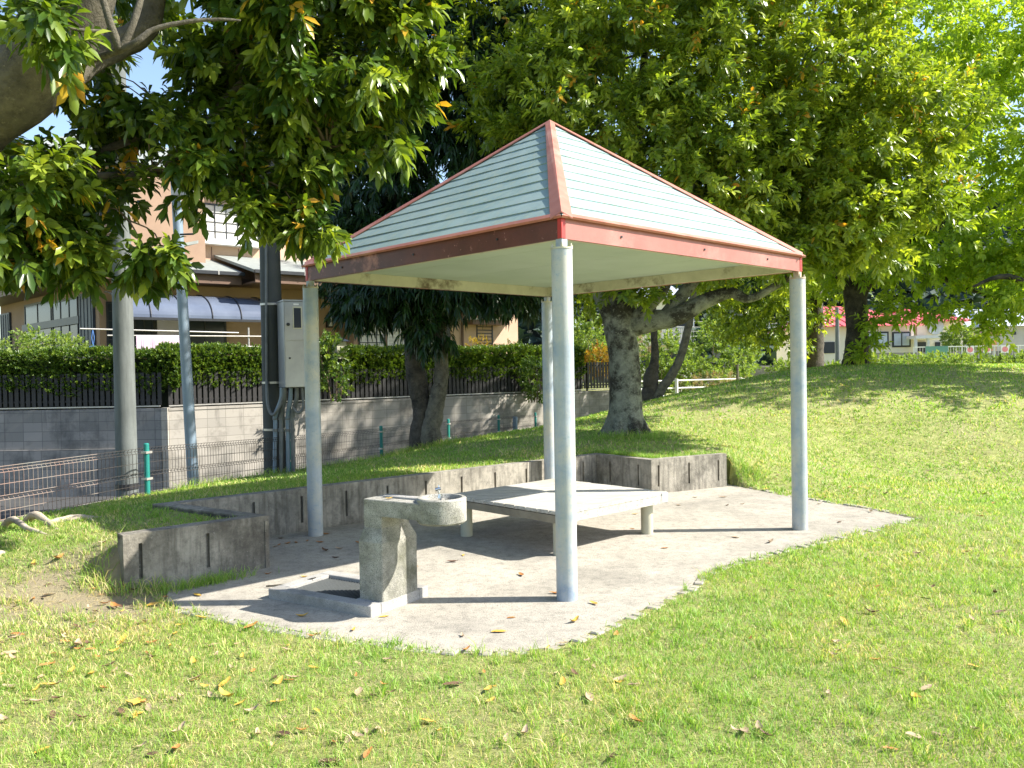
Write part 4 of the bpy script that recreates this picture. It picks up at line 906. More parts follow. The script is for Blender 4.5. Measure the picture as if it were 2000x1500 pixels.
# ---- mesh fence
def mesh_fence():
    root = thing('mesh_fence', fence_pt(9.2), 'low welded wire mesh fence on green posts, rusty pink at its left end', 'fence')
    posts = [5.9, 9.2, 11.75, 14.3, 17.0, 19.8, 22.5]
    for y in posts:
        p = fence_pt(y); zt = fence_top(y); m = MB(); m.cyl(Vector((p.x, p.y, zt - .9)), Vector((p.x, p.y, zt + .02)), .03, n=16); m.cyl(Vector((p.x, p.y, zt + .02)), Vector((p.x, p.y, zt + .03)), .03, .02, n=16)
        po = m.build('post', M['green'], root, sm_angle=40)
        for dz in (.07, .36):
            m = MB(p, FD); m.box(-.045, .045, -.04, .035, zt - dz - .012, zt - dz + .012); m.build('clamp', M['alu'], po)
    hz = [(.02, 0), (.05, .022), (.075, .0), (.18, 0), (.285, 0), (.305, .022), (.325, 0), (.42, 0), (.50, 0), (.52, .02), (.535, 0)]
    def panel(y0, y1, mat, label=None):
        a, b_ = fence_pt(y0 + .04), fence_pt(y1 - .04); L = (b_ - a).length; z0, z1 = fence_top(y0), fence_top(y1); nx = Vector((-FD.y, FD.x, 0)).normalized(); m = MB()
        R = .0026
        def bar(p, q, r=R):
            d = (q - p).normalized(); s1 = d.orthogonal().normalized() * r; s2 = d.cross(s1).normalized() * r
            m.raw([p + s1, p + s2, p - s1, p - s2, q + s1, q + s2, q - s1, q - s2], [(0, 1, 5, 4), (1, 2, 6, 5), (2, 3, 7, 6), (3, 0, 4, 7)])
        for dz, o in hz: bar(a + nx * o + Vector((0, 0, z0 - dz)), b_ + nx * o + Vector((0, 0, z1 - dz)), R * 1.25)
        n = int(L / .05)
        for k in range(n + 1):
            p = a.lerp(b_, k / n); zt = z0 + (z1 - z0) * k / n
            pts = [p + nx * o + Vector((0, 0, zt - dz)) for dz, o in ((.02, 0), (.05, .022), (.075, 0), (.285, 0), (.305, .022), (.325, 0), (.50, 0), (.52, .02), (.535, 0))]
            for u, v in zip(pts[:-1], pts[1:]): bar(u, v)
        o = m.build('mesh_panel', M[mat], root)
        if label: o['label'] = label
    panel(posts[0], 8.6, 'wire_rust', 'sunlit rusty pink mesh panel'); 
    panel(8.52, posts[1], 'wire')
    for a, b_ in zip(posts[1:-1], posts[2:]): panel(a, b_, 'wire')
mesh_fence()

# ---- the two-storey house
def house():
    K = at(196, 700, 21.6); K.z = 0; e1 = Vector((.78, .626, 0)).normalized(); e2 = Vector((-.70, .714, 0)).normalized()
    PR_, PL_ = Plane(K, e1), Plane(K, -e2)
    root = thing('house', Vector((K.x, K.y, .84)), 'two storey peach stucco house with dark windows, brown eaves and grey green slate roof', 'house')
    T = lambda px, off=0: PR_.tz(px, 640, off)[0]
    tE = T(1011)
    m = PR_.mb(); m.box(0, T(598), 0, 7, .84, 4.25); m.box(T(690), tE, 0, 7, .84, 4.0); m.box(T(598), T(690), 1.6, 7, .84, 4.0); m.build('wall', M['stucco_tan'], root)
    m = PR_.mb(); m.box(T(880), tE - .001, -.012, -.001, .86, 3.99); m.build('wall', M['stucco'], root); m = PR_.mb(); m.box(T(622, -1.2) , T(690), 1.2, 1.59, .86, 3.9); m.build('wall', M['stucco'], root)
    # left wing
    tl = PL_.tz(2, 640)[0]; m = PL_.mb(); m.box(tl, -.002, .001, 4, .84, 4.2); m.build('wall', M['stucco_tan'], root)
    # eaves, gutter, lower roof
    ZG = 4.32
    def pent(P, t0, t1, off, run, rise, zg=ZG, nm='roof'):
        m = P.mb(); V = [m.P(t0, -off, zg), m.P(t1, -off, zg), m.P(t1 - .0, run, zg + rise), m.P(t0, run, zg + rise)]; V2 = [v + Vector((0, 0, -.08)) for v in V]
        m.raw(V + V2, [(0, 1, 2, 3), (7, 6, 5, 4), (0, 4, 5, 1), (1, 5, 6, 2), (2, 6, 7, 3), (3, 7, 4, 0)]); rf = m.build(nm, M['rooftile'], root)
        m = P.mb(); m.box(t0, t1, -off - .11, -off - .002, zg - .10, zg - .01); m.build('gutter', M['dkframe'], rf)
        m = P.mb(); t = t0 + .3
        while t < t1: m.box(t, t + .03, -off - .118, -off - .1105, zg - .11, zg + .03); t += 1.1
        m.build('gutter_bracket', M['alu'], rf)
        m = P.mb(); m.box(t0 + .05, t1 - .05, -off + .02, -off + .06, zg - .34, zg - .085); m.build('eave_board', M['brown'], rf)
        m = P.mb(); m.box(t0 + .05, t1 - .05, -off + .061, 0.0, zg - .34, zg - .30); m.build('soffit', M['brown'], rf)
    pent(PR_, -.9, T(478, 1.0), 1.0, 1.6, .66)
    pent(PR_, T(478, 1.0) + .01, tE + .3, 1.7, 1.6, .8, zg=ZG + .02)
    pent(PL_, tl - .5, .6, .9, 2.4, .9, zg=ZG - .02)
    # upper storey
    t0, t1 = PR_.tz(50, 450, -1.3)[0], PR_.tz(640, 450, -1.3)[0]
    m = PR_.mb(); m.box(t0, t1, 1.3, 6.5, 4.3, 7.3); m.build('wall', M['stucco'], root)
    m = PR_.mb(); V = [m.P(t0 - .7, .6, 7.25), m.P(t1 + .7, .6, 7.25), m.P(t1 + .7, 7.2, 7.25), m.P(t0 - .7, 7.2, 7.25), m.P(t0 + 1.8, 3.9, 8.7), m.P(t1 - 1.8, 3.9, 8.7)]
    m.raw(V, [(0, 1, 5, 4), (1, 2, 5), (2, 3, 4, 5), (3, 0, 4), (0, 3, 2, 1)]); m.build('roof', M['rooftile'], root)
    def win(P, x0, y0, x1, y1, off, nv, nh, pane='glass', frame='dkframe', nm='window', bar=.04):
        r = P.rect(x0, y0, x1, y1, off); m = P.mb(); f = -off - .03
        m.box(r[0], r[1], f, f + .06, r[2], r[2] + .05); m.box(r[0], r[1], f, f + .06, r[3] - .05, r[3]); m.box(r[0], r[0] + .05, f + .001, f + .059, r[2] + .0505, r[3] - .0505); m.box(r[1] - .05, r[1], f + .001, f + .059, r[2] + .0505, r[3] - .0505)
        for k in range(1, nv): t = r[0] + (r[1] - r[0]) * k / nv; m.box(t - bar / 2, t + bar / 2, f + .004, f + .019, r[2] + .051, r[3] - .051)
        for k in range(1, nh): z = r[2] + (r[3] - r[2]) * k / nh; m.box(r[0] + .051, r[1] - .051, f + .006, f + .0185, z - bar / 2, z + bar / 2)
        w = m.build(nm, M[frame], root); m = P.mb(); m.box(r[0] + .02, r[1] - .02, f + .020, f + .028, r[2] + .02, r[3] - .02); m.build('pane', M[pane], w); return w
    # right face, ground floor
    win(PR_, 208, 590, 262, 700, .0, 3, 6, 'glass', bar=.03); win(PR_, 262, 622, 302, 700, .0, 2, 3, 'glass')
    win(PR_, 303, 618, 357, 700, .005, 1, 1, 'glass_pale'); win(PR_, 358, 618, 442, 700, .0, 2, 1, 'glass', bar=.03)
    win(PR_, 700, 608, 752, 700, .0, 3, 6, 'curtain', bar=.025); win(PR_, 756, 612, 800, 700, .0, 1, 14, 'curtain', 'white', bar=.02); win(PR_, 815, 590, 862, 700, .0, 2, 2, 'curtain', bar=.03)
    lw = win(PR_, 930, 632, 962, 684, .0, 1, 8, 'glass', bar=.03, nm='louvre_window')
    r = PR_.rect(922, 625, 992, 634, .5); m = PR_.mb(); m.box(r[0], r[1], -.55, -.013, r[2], r[3]); m.build('window_awning', M['brown'], root); m = PR_.mb(); m.box(r[0] - .02, r[1] + .02, -.58, -.005, r[3] + .001, r[3] + .05); m.build('awning_roof', M['curtain'], root)
    m = PR_.mb(); c = m.P(T(901), -.07, 0); m.cyl(Vector((c.x, c.y, .9)), Vector((c.x, c.y, 4.0)), .04, n=10); m.build('drainpipe', M['brown'], root)
    m = PR_.mb(); c = m.P(T(872), -.07, 0); m.box(T(868), T(878), -.03, -.001, .9, 4); m.build('corner_trim', M['dkframe'], root)
    r = PR_.rect(637, 618, 648, 640, -1.15); m = PR_.mb(); m.box(r[0], r[1], 1.05, 1.19, r[2], r[3]); w = m.build('wall_lamp', M['dkframe'], root); m = PR_.mb(); m.box(r[0] + .03, r[1] - .03, 1.04, 1.049, r[2] + .04, r[3] - .04); m.build('lamp_glass', M['white'], w)
    # awning roof over the terrace
    def aw():
        t0, t1 = PR_.tz(226, 600, 1.3)[0], PR_.tz(520, 600, 1.3)[0]; zt, zb = PR_.tz(400, 577, .5)[1], PR_.tz(400, 622, 1.5)[1]
        m = PR_.mb(); n = 14; pr = []
        for k in range(n + 1): a = math.pi / 2 * k / n; pr.append((-.25 - 1.25 * math.sin(a), zb + (zt - zb) * math.cos(a)))
        V = []; F = []
        for t in (t0, t1):
            for y, z in pr: V.append(m.P(t, y, z))
            for y, z in pr: V.append(m.P(t, y + .01, z - .012))
        N = 2 * (n + 1)
        for k in range(n): F += [(k, k + 1, N + k + 1, N + k), (n + 1 + k, N + n + 1 + k, N + n + 2 + k, n + 2 + k)]
        m.raw(V, F); a_ = m.build('terrace_awning', M['awning'], root, smooth=False)
        for j in range(6):
            t = t0 + (t1 - t0) * j / 5; m = PR_.mb(); m.tube([m.P(t, y - .004, z + .006) for y, z in pr], .018, 6); m.build('rib', M['dkframe'], a_)
        m = PR_.mb(); m.box(t0, t1, -1.56, -1.50, zb - .07, zb - .005); m.build('front_beam', M['dkframe'], a_)
        for t in (t0 + .05, t1 - .05): m = PR_.mb(); m.box(t - .03, t + .03, -1.49, -1.44, .85, zb - .07); m.build('support', M['dkframe'], a_)
    aw()
    # left face windows and shutters
    win(PL_, 50, 590, 102, 700, .02, 2, 1, 'glass'); win(PL_, 104, 584, 154, 700, .02, 3, 1, 'glass')
    m = PL_.mb(); r = PL_.rect(45, 626, 156, 640, .05); m.box(r[0], r[1], -.09, -.055, r[2], r[3]); m.build('window_transom', M['dkframe'], root)
    for x0, x1, yt in ((156, 183, 572), (2, 20, 612)):
        r = PL_.rect(x0, yt, x1, 700, .05); m = PL_.mb(); m.box(r[0], r[1], -.07, -.002, r[2], r[3])
        n = 4
        for k in range(n): t = r[0] + (r[1] - r[0]) * (k + .5) / n; m.box(t - .02, t + .02, -.085, -.071, r[2] + .05, r[3] - .05)
        m.build('shutter', M['dkshut'], root)
    # upper storey details
    w = win(PR_, 327, 398, 506, 470, -1.3, 8, 4, 'curtain', bar=.025); r = PR_.rect(322, 468, 510, 478, -1.2); m = PR_.mb(); m.box(r[0], r[1], 1.0, 1.299, r[2], r[3]); m.build('sill', M['white'], w)
    win(PR_, 180, 380, 232, 432, -1.3, 2, 1, 'glass')
    r = PR_.rect(30, 398, 62, 470, -1.3); m = PR_.mb(); m.box(r[0], r[1], 1.28, 1.299, r[2], r[3]); m.build('balcony_door', M['glass'], root)
    for x in (PR_.tz(413, 480, -1.3)[0], PR_.tz(466, 480, -1.3)[0]): m = PR_.mb(); m.box(x - .01, x + .01, 1.29, 1.2995, 4.9, 5.3); m.build('wall_joint', M['brown'], root)
    r = PL_.rect(35, 440, 100, 492, -.3); m = PL_.mb(); n = 22
    for k in range(n): t = r[0] + (r[1] - r[0]) * k / (n - 1); m.box(t - .012, t + .012, .3, .32, r[2], r[3])
    m.box(r[0], r[1], .29, .33, r[3] + .001, r[3] + .05); m.build('balcony_rail', M['dkframe'], root)
    m = PL_.mb(); m.box(tl, r[0], .3, .5, r[2] - .3, r[3] + .2); m.box(tl, -.3, .9, 3, 4.2, 7.0); m.build('wall', M['stucco_tan'], root)
    # air conditioner
    r = PR_.rect(246, 445, 327, 492, -.6); m = PR_.mb(); m.box(r[0], r[1], .55, .85, r[2], r[3], .02); ac = m.build('air_conditioner', M['white'], root)
    m = PR_.mb(); c = m.P(r[0] + (r[1] - r[0]) * .36, .548, (r[2] + r[3]) / 2); rr_ = (r[3] - r[2]) * .4
    for q in (1, .72, .44): 
        pts = [c + PR_.e * math.cos(a * math.pi / 12) * rr_ * q + Vector((0, 0, 1)) * math.sin(a * math.pi / 12) * rr_ * q for a in range(25)]; m.tube(pts, .012, 5)
    m.build('fan_grille', M['curtain'], ac)
    m = PR_.mb(); m.box(r[0] + .1, r[0] + .2, .6, .8, r[2] - .25, r[2] - .002); m.box(r[1] - .2, r[1] - .1, .6, .8, r[2] - .25, r[2] - .002); m.build('bracket', M['alu'], ac)
    return PR_
M['dkshut'] = surf('blue_black_shutter', (.03, .04, .06), (.022, .03, .045), 6, .5, 0, 0)
M['towel'] = surf('pale_pink_towel', (.55, .40, .50), (.62, .50, .60), 4, .95, 0, .2)
M['blue_pl'] = plain('blue_plastic', (.08, .2, .5), .4)
HP = house()
def laundry():
    root = thing('laundry_rack', HP.mb().P(2.5, -1.9, .84), 'steel laundry drying poles in front of the peach house', 'laundry rack')
    for (x0, y0, x1, y1, r_) in ((156, 642, 466, 650, .018), (210, 655, 520, 657, .016), (265, 675, 520, 677, .016)):
        a = HP.tz(x0, y0, 1.9); b_ = HP.tz(x1, y1, 1.9); m = HP.mb(); m.cyl(m.P(a[0], -1.9, a[1]), m.P(b_[0], -1.9, b_[1]), r_, n=10); m.build('pole', M['alu'], root)
    for x in (235, 485):
        t, z = HP.tz(x, 640, 1.85); m = HP.mb(); m.cyl(m.P(t, -1.86, .84), m.P(t, -1.86, z), .022, n=10); m.build('upright', M['alu'], root)
    for (x0, x1, y0, y1, lab) in ((266, 352, 656, 690, 'pale pink blanket hung over the middle laundry pole'),):
        a = HP.rect(x0, y0, x1, y1, 1.9); m = HP.mb(); n = 24; V = []; F = []
        for k in range(n + 1):
            t = a[0] + (a[1] - a[0]) * k / n; w = .02 * math.sin(k * 1.1); V += [m.P(t, -1.925 + w, a[2]), m.P(t, -1.922, a[3] + .002), m.P(t, -1.878, a[3] + .002), m.P(t, -1.87 + w, a[2] + .1)]
        for k in range(n):
            for j in range(3): F.append((k * 4 + j, k * 4 + j + 1, k * 4 + 5 + j, k * 4 + 4 + j))
        m.raw(V, F); o = m.build('blanket', M['towel'], loc=m.P(a[0], -1.9, a[2])); tag(o, lab, 'blanket')
    t, z = HP.tz(181, 643, 1.9); t2, z2 = HP.tz(185, 683, 1.9); m = HP.mb(); m.tube([m.P(t, -1.9, z), m.P(t + .03, -1.9, z - .2), m.P(t, -1.9, z2 + .08)], .008, 5); m.tube([m.P(t, -1.9, z), m.P(t - .03, -1.9, z - .2), m.P(t, -1.9, z2 + .08)], .008, 5)
    m.box(t - .26, t + .26, -2.0, -1.98, z2 - .02, z2 + .0); m.box(t - .26, t + .26, -1.82, -1.80, z2 - .02, z2 + .0); m.tube([m.P(t - .25, -1.9, z2), m.P(t, -1.9, z2 + .09), m.P(t + .25, -1.9, z2)], .01, 5)
    o = m.build('clothes_hanger', M['blue_pl'], loc=m.P(t, -1.9, z2)); tag(o, 'blue plastic peg hanger dangling from the left end of the laundry pole', 'clothes hanger')
laundry()
# garden lantern-like letter box and dark structures near the hedge end
m = MB(); q = at(663, 672, 19.8); root = thing('garden_lantern', q - Vector((0, 0, .9)), 'small roofed garden lantern just above the hedge, right of the left shelter post', 'lantern')
m = MB(q, WE); m.box(-.12, .12, -.12, .12, -.35, .06); m.build('body', M['beam'], root); m = MB(q, WE); V = [m.P(-.2, -.2, .061), m.P(.2, -.2, .061), m.P(.2, .2, .061), m.P(-.2, .2, .061), m.P(0, 0, .17)]; m.raw(V, [(0, 1, 4), (1, 2, 4), (2, 3, 4), (3, 0, 4), (3, 2, 1, 0)]); m.build('roof', M['dkframe'], root)
m = MB(); m.cyl(q - Vector((0, 0, .95)), q - Vector((0, 0, .35)), .05); m.build('stem', M['dkframe'], root)

# ---- right of the house : shrubs, guard rail, far buildings, hill
shrub('golden_bush', 'golden orange bush just above the short dark fence', [(1172, 705, 27, .5, .5, 160), (1150, 715, 27, .35, .4, 80)], 'leaf_gold', Ll=.08)
for a in ((('bushes', 'light green bush to the left of the thick pale trunk'), [(1140, 670, 29, .9, .8, 200), (1120, 700, 29, .7, 1.0, 140), (1160, 650, 31, .8, .8, 140)]),
          (('bushes', 'green bush seen between the thick trunk and the curved stem'), [(1290, 690, 30, 1.0, .9, 220), (1280, 740, 29.5, .9, .8, 130), (1320, 720, 30, .8, .8, 130)]),
          (('bushes', 'tall light green bush right of the curved slanting stem'), [(1380, 680, 31, 1.0, .9, 220), (1395, 650, 31.5, .5, .5, 80), (1365, 735, 30, .9, .7, 130)]),
          (('bushes', 'yellow green bush behind the far end of the white guard rail'), [(1440, 705, 31, .8, .7, 170), (1420, 740, 30, .9, .6, 100), (1460, 690, 31.5, .5, .5, 70)])):
    shrub('bush', a[0][1], a[1], 'leaf_shrub', Ll=.13, Wl=.06)
shrub('bush', 'dry pinkish brown bush beside the thick pale trunk', [(1262, 665, 33, .5, .6, 90), (1395, 752, 29, 1.1, .35, 120)], 'leaf_dry', Ll=.12, Wl=.03)
for k, (x, y, d, r_, lab) in enumerate(((1720, 703, 26, .75, 'low weedy bush below the big window of the red roofed building'), (1780, 705, 26, .7, 'low pale bush below the green screen'), (1835, 700, 26, .75, 'low yellow green bush in front of the orange play equipment'), (1900, 703, 26.5, .7, 'low bush in front of the pink posters'),
        (1960, 706, 26, .6, 'rounded low bush near the right edge on the mound crest'), (2010, 700, 26, .6, 'low bush cut by the right picture edge'), (1625, 718, 27, .5, 'small bush between the two dark trunks on the mound'), (1545, 712, 27, .6, 'small bush right of the right shelter post'))):
    shrub('low_bush', lab, [(x, y + 8, d, r_, .2, 110), (x + 22, y + 10, d + .3, r_ * .7, .15, 40)], 'leaf_shrub', Ll=.12, Wl=.05, group='low bushes along the mound crest')
def guardrail():
    a0, a1 = at(1240, 745, 27), at(1470, 743, 29); root = thing('guard_rail', Vector((a0.x, a0.y, .2)), 'white pipe guard rail along the street beyond the mound', 'guard rail'); e = (a1 - a0); e.z = 0; L = e.length
    for z in (1.08, .83, .58): m = MB(); p = a0.copy(); p.z = z; q = a1.copy(); q.z = z; m.cyl(p, q, .026, n=10); m.build('rail', M['white'], root)
    for px in (1317, 1444):
        t = 1 if px == 1444 else 0; q = a0.lerp(a1, (px - 1240) / 230); m = MB(); m.cyl(Vector((q.x, q.y - .04, -.25)), Vector((q.x, q.y - .04, 1.14)), .055, n=14); m.build('rail_post', M['white'], root)
guardrail()
m = MB(); q = at(1440, 745, 26.5); root = thing('wooden_stake', Vector((q.x, q.y, .2)), 'thin dark stake standing beside the white guard rail', 'stake'); m.cyl(Vector((q.x, q.y, 0)), at(1440, 712, 26.5), .04, n=8); m.build('shaft', M['bark_grey_dim'], root)
m = MB((6.0, 36, 0), (1, .1, 0)); m.box(2, 7.4, 0, .3, -.5, 1.42); m.box(2, 7.42, -.05, .35, 1.421, 1.5); o = m.build('retaining_block_wall', M['blk_shade'], loc=(8, 36, 0)); tag(o, 'blue grey concrete retaining wall behind the shrubs, left of the right shelter post', 'wall')
m = MB((26.5, 44, 0), (1, .0, 0)); m.box(-9, 4, 0, .3, -.5, 2.05); o = m.build('retaining_block_wall', M['blk_shade'], loc=(24, 44, 0)); tag(o, 'dark low retaining wall under the poster fence at the right edge', 'wall')
M['cream'] = surf('cream_wall', (.74, .70, .58), (.70, .66, .55), 2, .9, 0, 0); M['redroof'] = surf('red_metal_roof', (.62, .10, .10), (.55, .08, .09), 2, .5, 0, 0)
M['greynet'] = surf('green_screen_net', (.10, .25, .20), (.13, .28, .23), 2, .9, 0, 0); M['grey_wall'] = surf('grey_house_wall', (.40, .39, .40), (.36, .35, .36), 2, .9, 0, 0)
M['bluegrey_roof'] = surf('pale_blue_grey_roof', (.42, .45, .50), (.36, .39, .44), 2, .6, 0, 0); M['pink'] = plain('pink_print', (.75, .25, .28), .7); M['orange'] = plain('orange_plastic', (.75, .38, .12), .5)
def nursery():
    D = 50.0; P = Plane(at(1700, 700, D), (1, 0, 0)); r = P.rect(1610, 637, 1785, 720, 0)
    root = thing('nursery_building', at(1700, 715, D), 'single storey cream building with ribbed red metal roof beyond the mound', 'building')
    m = P.mb(); m.box(r[0], r[1], 0, 9, .0, r[3]); r2 = P.rect(1785, 628, 1882, 720, -2); m.box(r2[0] + .2, r2[1], 2.0, 11, 0, r2[3]); m.build('wall', M['cream'], root)
    def hip(r, y0, y1, z, h, ov=.6):
        m = P.mb(); x0, x1 = r[0] - ov, r[1] + ov; a, b_ = y0 - ov, y1 + ov; my = (a + b_) / 2
        m.raw([m.P(x0, a, z), m.P(x1, a, z), m.P(x1, b_, z), m.P(x0, b_, z), m.P(x0 + 2.2, my, z + h), m.P(x1 - 2.2, my, z + h)], [(0, 1, 5, 4), (1, 2, 5), (2, 3, 4, 5), (3, 0, 4), (3, 2, 1, 0)])
        t = x0 + .5; 
        while t < x1 - .4:
            k0 = 0; f = min(1, max(0, (t - x0) / 2.2), max(0, (x1 - t) / 2.2)) ; f = min(1, f); m.tube([m.P(t, a, z + .02), m.P(t, a + (my - a) * f, z + h * f + .02)], .035, 4, cap=False); t += .5
        return m.build('roof', M['redroof'], root)
    hip(r, 0, 9, r[3] - .001, 1.5); hip((r2[0], r2[1]), 2, 11, r2[3] - .001, 1.1)
    for x0, x1 in ((1690, 1735), (1742, 1778)):
        q = P.rect(x0, 648, x1, 678, 0); m = P.mb(); m.box(q[0], q[1], -.06, -.002, q[2], q[3]); w = m.build('window', M['dkframe'], root); m = P.mb(); m.box(q[0] + .1, (q[0] + q[1]) / 2 - .04, -.08, -.061, q[2] + .1, q[3] - .1); m.box((q[0] + q[1]) / 2 + .04, q[1] - .1, -.08, -.061, q[2] + .1, q[3] - .1); m.build('pane', M['paneblue'], w)
    q = P.rect(1604, 668, 1630, 690, 0); m = P.mb(); m.box(q[0], q[1], -.05, -.002, q[2], q[3]); w = m.build('window', M['glass'], root)
    q = P.rect(1785, 655, 1860, 661, 1.0); m = P.mb(); m.box(q[0], q[1], -1.2, 1.9, q[2], q[3]); pc = m.build('porch_roof', M['white'], root)
    for x in (1788, 1812, 1840, 1858): t = P.tz(x, 670, 1.0)[0]; m = P.mb(); m.box(t - .07, t + .07, -1.1, -.95, 0, q[2]); m.build('porch_post', M['white'], pc)
    q = P.rect(1790, 668, 1808, 690, -2); m = P.mb(); m.box(q[0], q[1], 1.9, 1.999, q[2], q[3]); m.build('window', M['glass'], root); q = P.rect(1826, 668, 1856, 688, -2); m = P.mb(); m.box(q[0], q[1], 1.9, 1.999, q[2], q[3]); m.build('window', M['glass'], root)
    q = P.tz(1827, 638, -1.9); m = P.mb(); c = m.P(q[0], 1.95, q[1]); m.cyl(c, c - Vector((0, .1, 0)), .5, n=24); m.build('round_sign', M['paneblue'], root)
M['paneblue'] = glass_m('curtained_pane', (.40, .46, .52), .3)
nursery()
def grey_house():
    P = Plane(at(1950, 690, 60), (1, 0, 0)); root = thing('house', at(1950, 700, 60), 'grey house with pale blue grey roof at the far right', 'house')
    r = P.rect(1885, 640, 1935, 700, 0); m = P.mb(); m.box(r[0], r[1] - .01, 0, 8, 0, r[3]); r1 = P.rect(1935, 637, 2080, 700, 1.5); m.box(r1[0], r1[1], -1.5, 7, 0, r1[3]); m.build('wall', M['grey_wall'], root)
    m = P.mb(); m.raw([m.P(r[0] - .5, -.5, r[3]), m.P(r[1], -.5, r[3]), m.P(r[1], 8, r[3]), m.P(r[0] - .5, 8, r[3]), m.P(r[0] + 1, 3.5, r[3] + 1.6), m.P(r[1], 3.5, r[3] + 1.6)], [(0, 1, 5, 4), (1, 2, 5), (2, 3, 4, 5), (3, 0, 4), (3, 2, 1, 0)])
    m.raw([m.P(r1[0] - .5, -2, r1[3] + .01), m.P(r1[1], -2, r1[3] + .01), m.P(r1[1], 7.5, r1[3] + .01), m.P(r1[0] - .5, 7.5, r1[3] + .01), m.P(r1[0] + 1, 3, r1[3] + 1.5), m.P(r1[1], 3, r1[3] + 1.5)], [(0, 1, 5, 4), (1, 2, 5), (2, 3, 4, 5), (3, 0, 4), (3, 2, 1, 0)]); m.build('roof', M['bluegrey_roof'], root)
    q = P.rect(1943, 648, 1949, 660, 1.5); m = P.mb(); m.box(q[0], q[1], -1.55, -1.501, q[2], q[3]); m.build('window', M['glass'], root); m = P.mb(); q = P.rect(1974, 648, 1984, 654, 1.5); m.box(q[0], q[1], -1.55, -1.501, q[2], q[3]); m.build('window', M['glass'], root)
grey_house()
def poster_fence():
    P = Plane(at(1900, 700, 42), (1, 0, 0)); root = thing('railing', at(1890, 702, 42), 'white metal railing of the play yard carrying posters', 'railing')
    t0, t1 = P.tz(1786, 690)[0], P.tz(2060, 690)[0]; zt, zb = P.tz(1900, 676)[1], P.tz(1900, 701)[1]
    m = P.mb(); m.box(t0, t1, -.02, .02, zt - .03, zt + .02); m.box(t0, t1, -.02, .02, zb, zb + .04); m.build('rail', M['white'], root)
    m = P.mb(); t = t0
    while t < t1: m.box(t - .008, t + .008, -.01, .01, zb + .041, zt - .031); t += .14
    m.build('bars', M['curtain'], root)
    for x in (1786, 1812, 1852, 1880, 1943, 1990): t = P.tz(x, 690)[0]; m = P.mb(); m.box(t - .03, t + .03, .021, .07, zb - .6, zt); m.build('rail_post', M['white'], root)
    q = P.rect(1808, 676, 1852, 700, .05); m = P.mb(); m.box(q[0], q[1], -.05, -.03, q[2], q[3]); o = m.build('screen_net', M['greynet'], loc=m.P(q[0], -.04, q[2])); tag(o, 'green screen net fixed to the play yard railing', 'screen net')
    first = None
    for k, x in enumerate((1895, 1928, 1963)):
        q = P.rect(x - 8, 674, x + 8, 690, .06) if k else P.rect(x - 8, 676, x + 8, 690, .06)
        c = P.mb().P((q[0] + q[1]) / 2, -.06, (q[2] + q[3]) / 2); lab = ('pink poster nearest the green net on the railing', 'middle of the three pink posters on the railing', 'pink poster farthest right on the railing')[k]
        root2 = thing('poster', c, lab, 'poster', 'pink posters on the railing'); m = MB(c, (1, 0, 0)); m.box(-.2, .2, 0, .012, -.19, .19); m.build('sheet', M['white'], root2)
        m = MB(c, (1, 0, 0)); n = 20; V = [m.P(.15 * math.cos(2 * math.pi * j / n), -.003, .14 * math.sin(2 * math.pi * j / n)) for j in range(n)]; V += [v + Vector((0, .002, 0)) for v in V]; m.raw(V, [tuple(range(n))] + [(j, (j + 1) % n, n + (j + 1) % n, n + j) for j in range(n)])
        m.build('print', M['pink'], root2)
poster_fence()
root = thing('play_equipment', at(1935, 685, 47), 'orange play structure behind the play yard railing', 'play equipment')
for k, (x0, y0, x1, y1) in enumerate(((1918, 668, 1924, 690), (1940, 664, 1946, 690))): a = at(x0, y1, 47); b_ = at(x1, y0, 47); m = MB(); m.box(a.x, b_.x, 47, 47.3, a.z - .5, b_.z); m.build('leg', M['orange'], root)
a, b_ = at(1919, 676, 47), at(1945, 668, 47); m = MB(); m.box(a.x, b_.x, 46.9, 48, a.z, b_.z); m.build('platform', M['orange'], root); m = MB(); mx = (a.x + b_.x) / 2; m.raw([Vector((a.x - .2, 46.8, b_.z + .4)), Vector((b_.x + .2, 46.8, b_.z + .4)), Vector((mx, 46.8, b_.z + .9)), Vector((a.x - .2, 48.2, b_.z + .4)), Vector((b_.x + .2, 48.2, b_.z + .4)), Vector((mx, 48.2, b_.z + .9))], [(0, 1, 2), (5, 4, 3), (0, 3, 4, 1), (1, 4, 5, 2), (2, 5, 3, 0)]); m.build('roof', M['pink'], root)
shrub('garden_tree', 'small rounded garden tree in front of the red roofed building', [(1882, 662, 46, 1.0, .7, 200)], 'leaf_shrub', Ll=.2, Wl=.09, cat='tree')
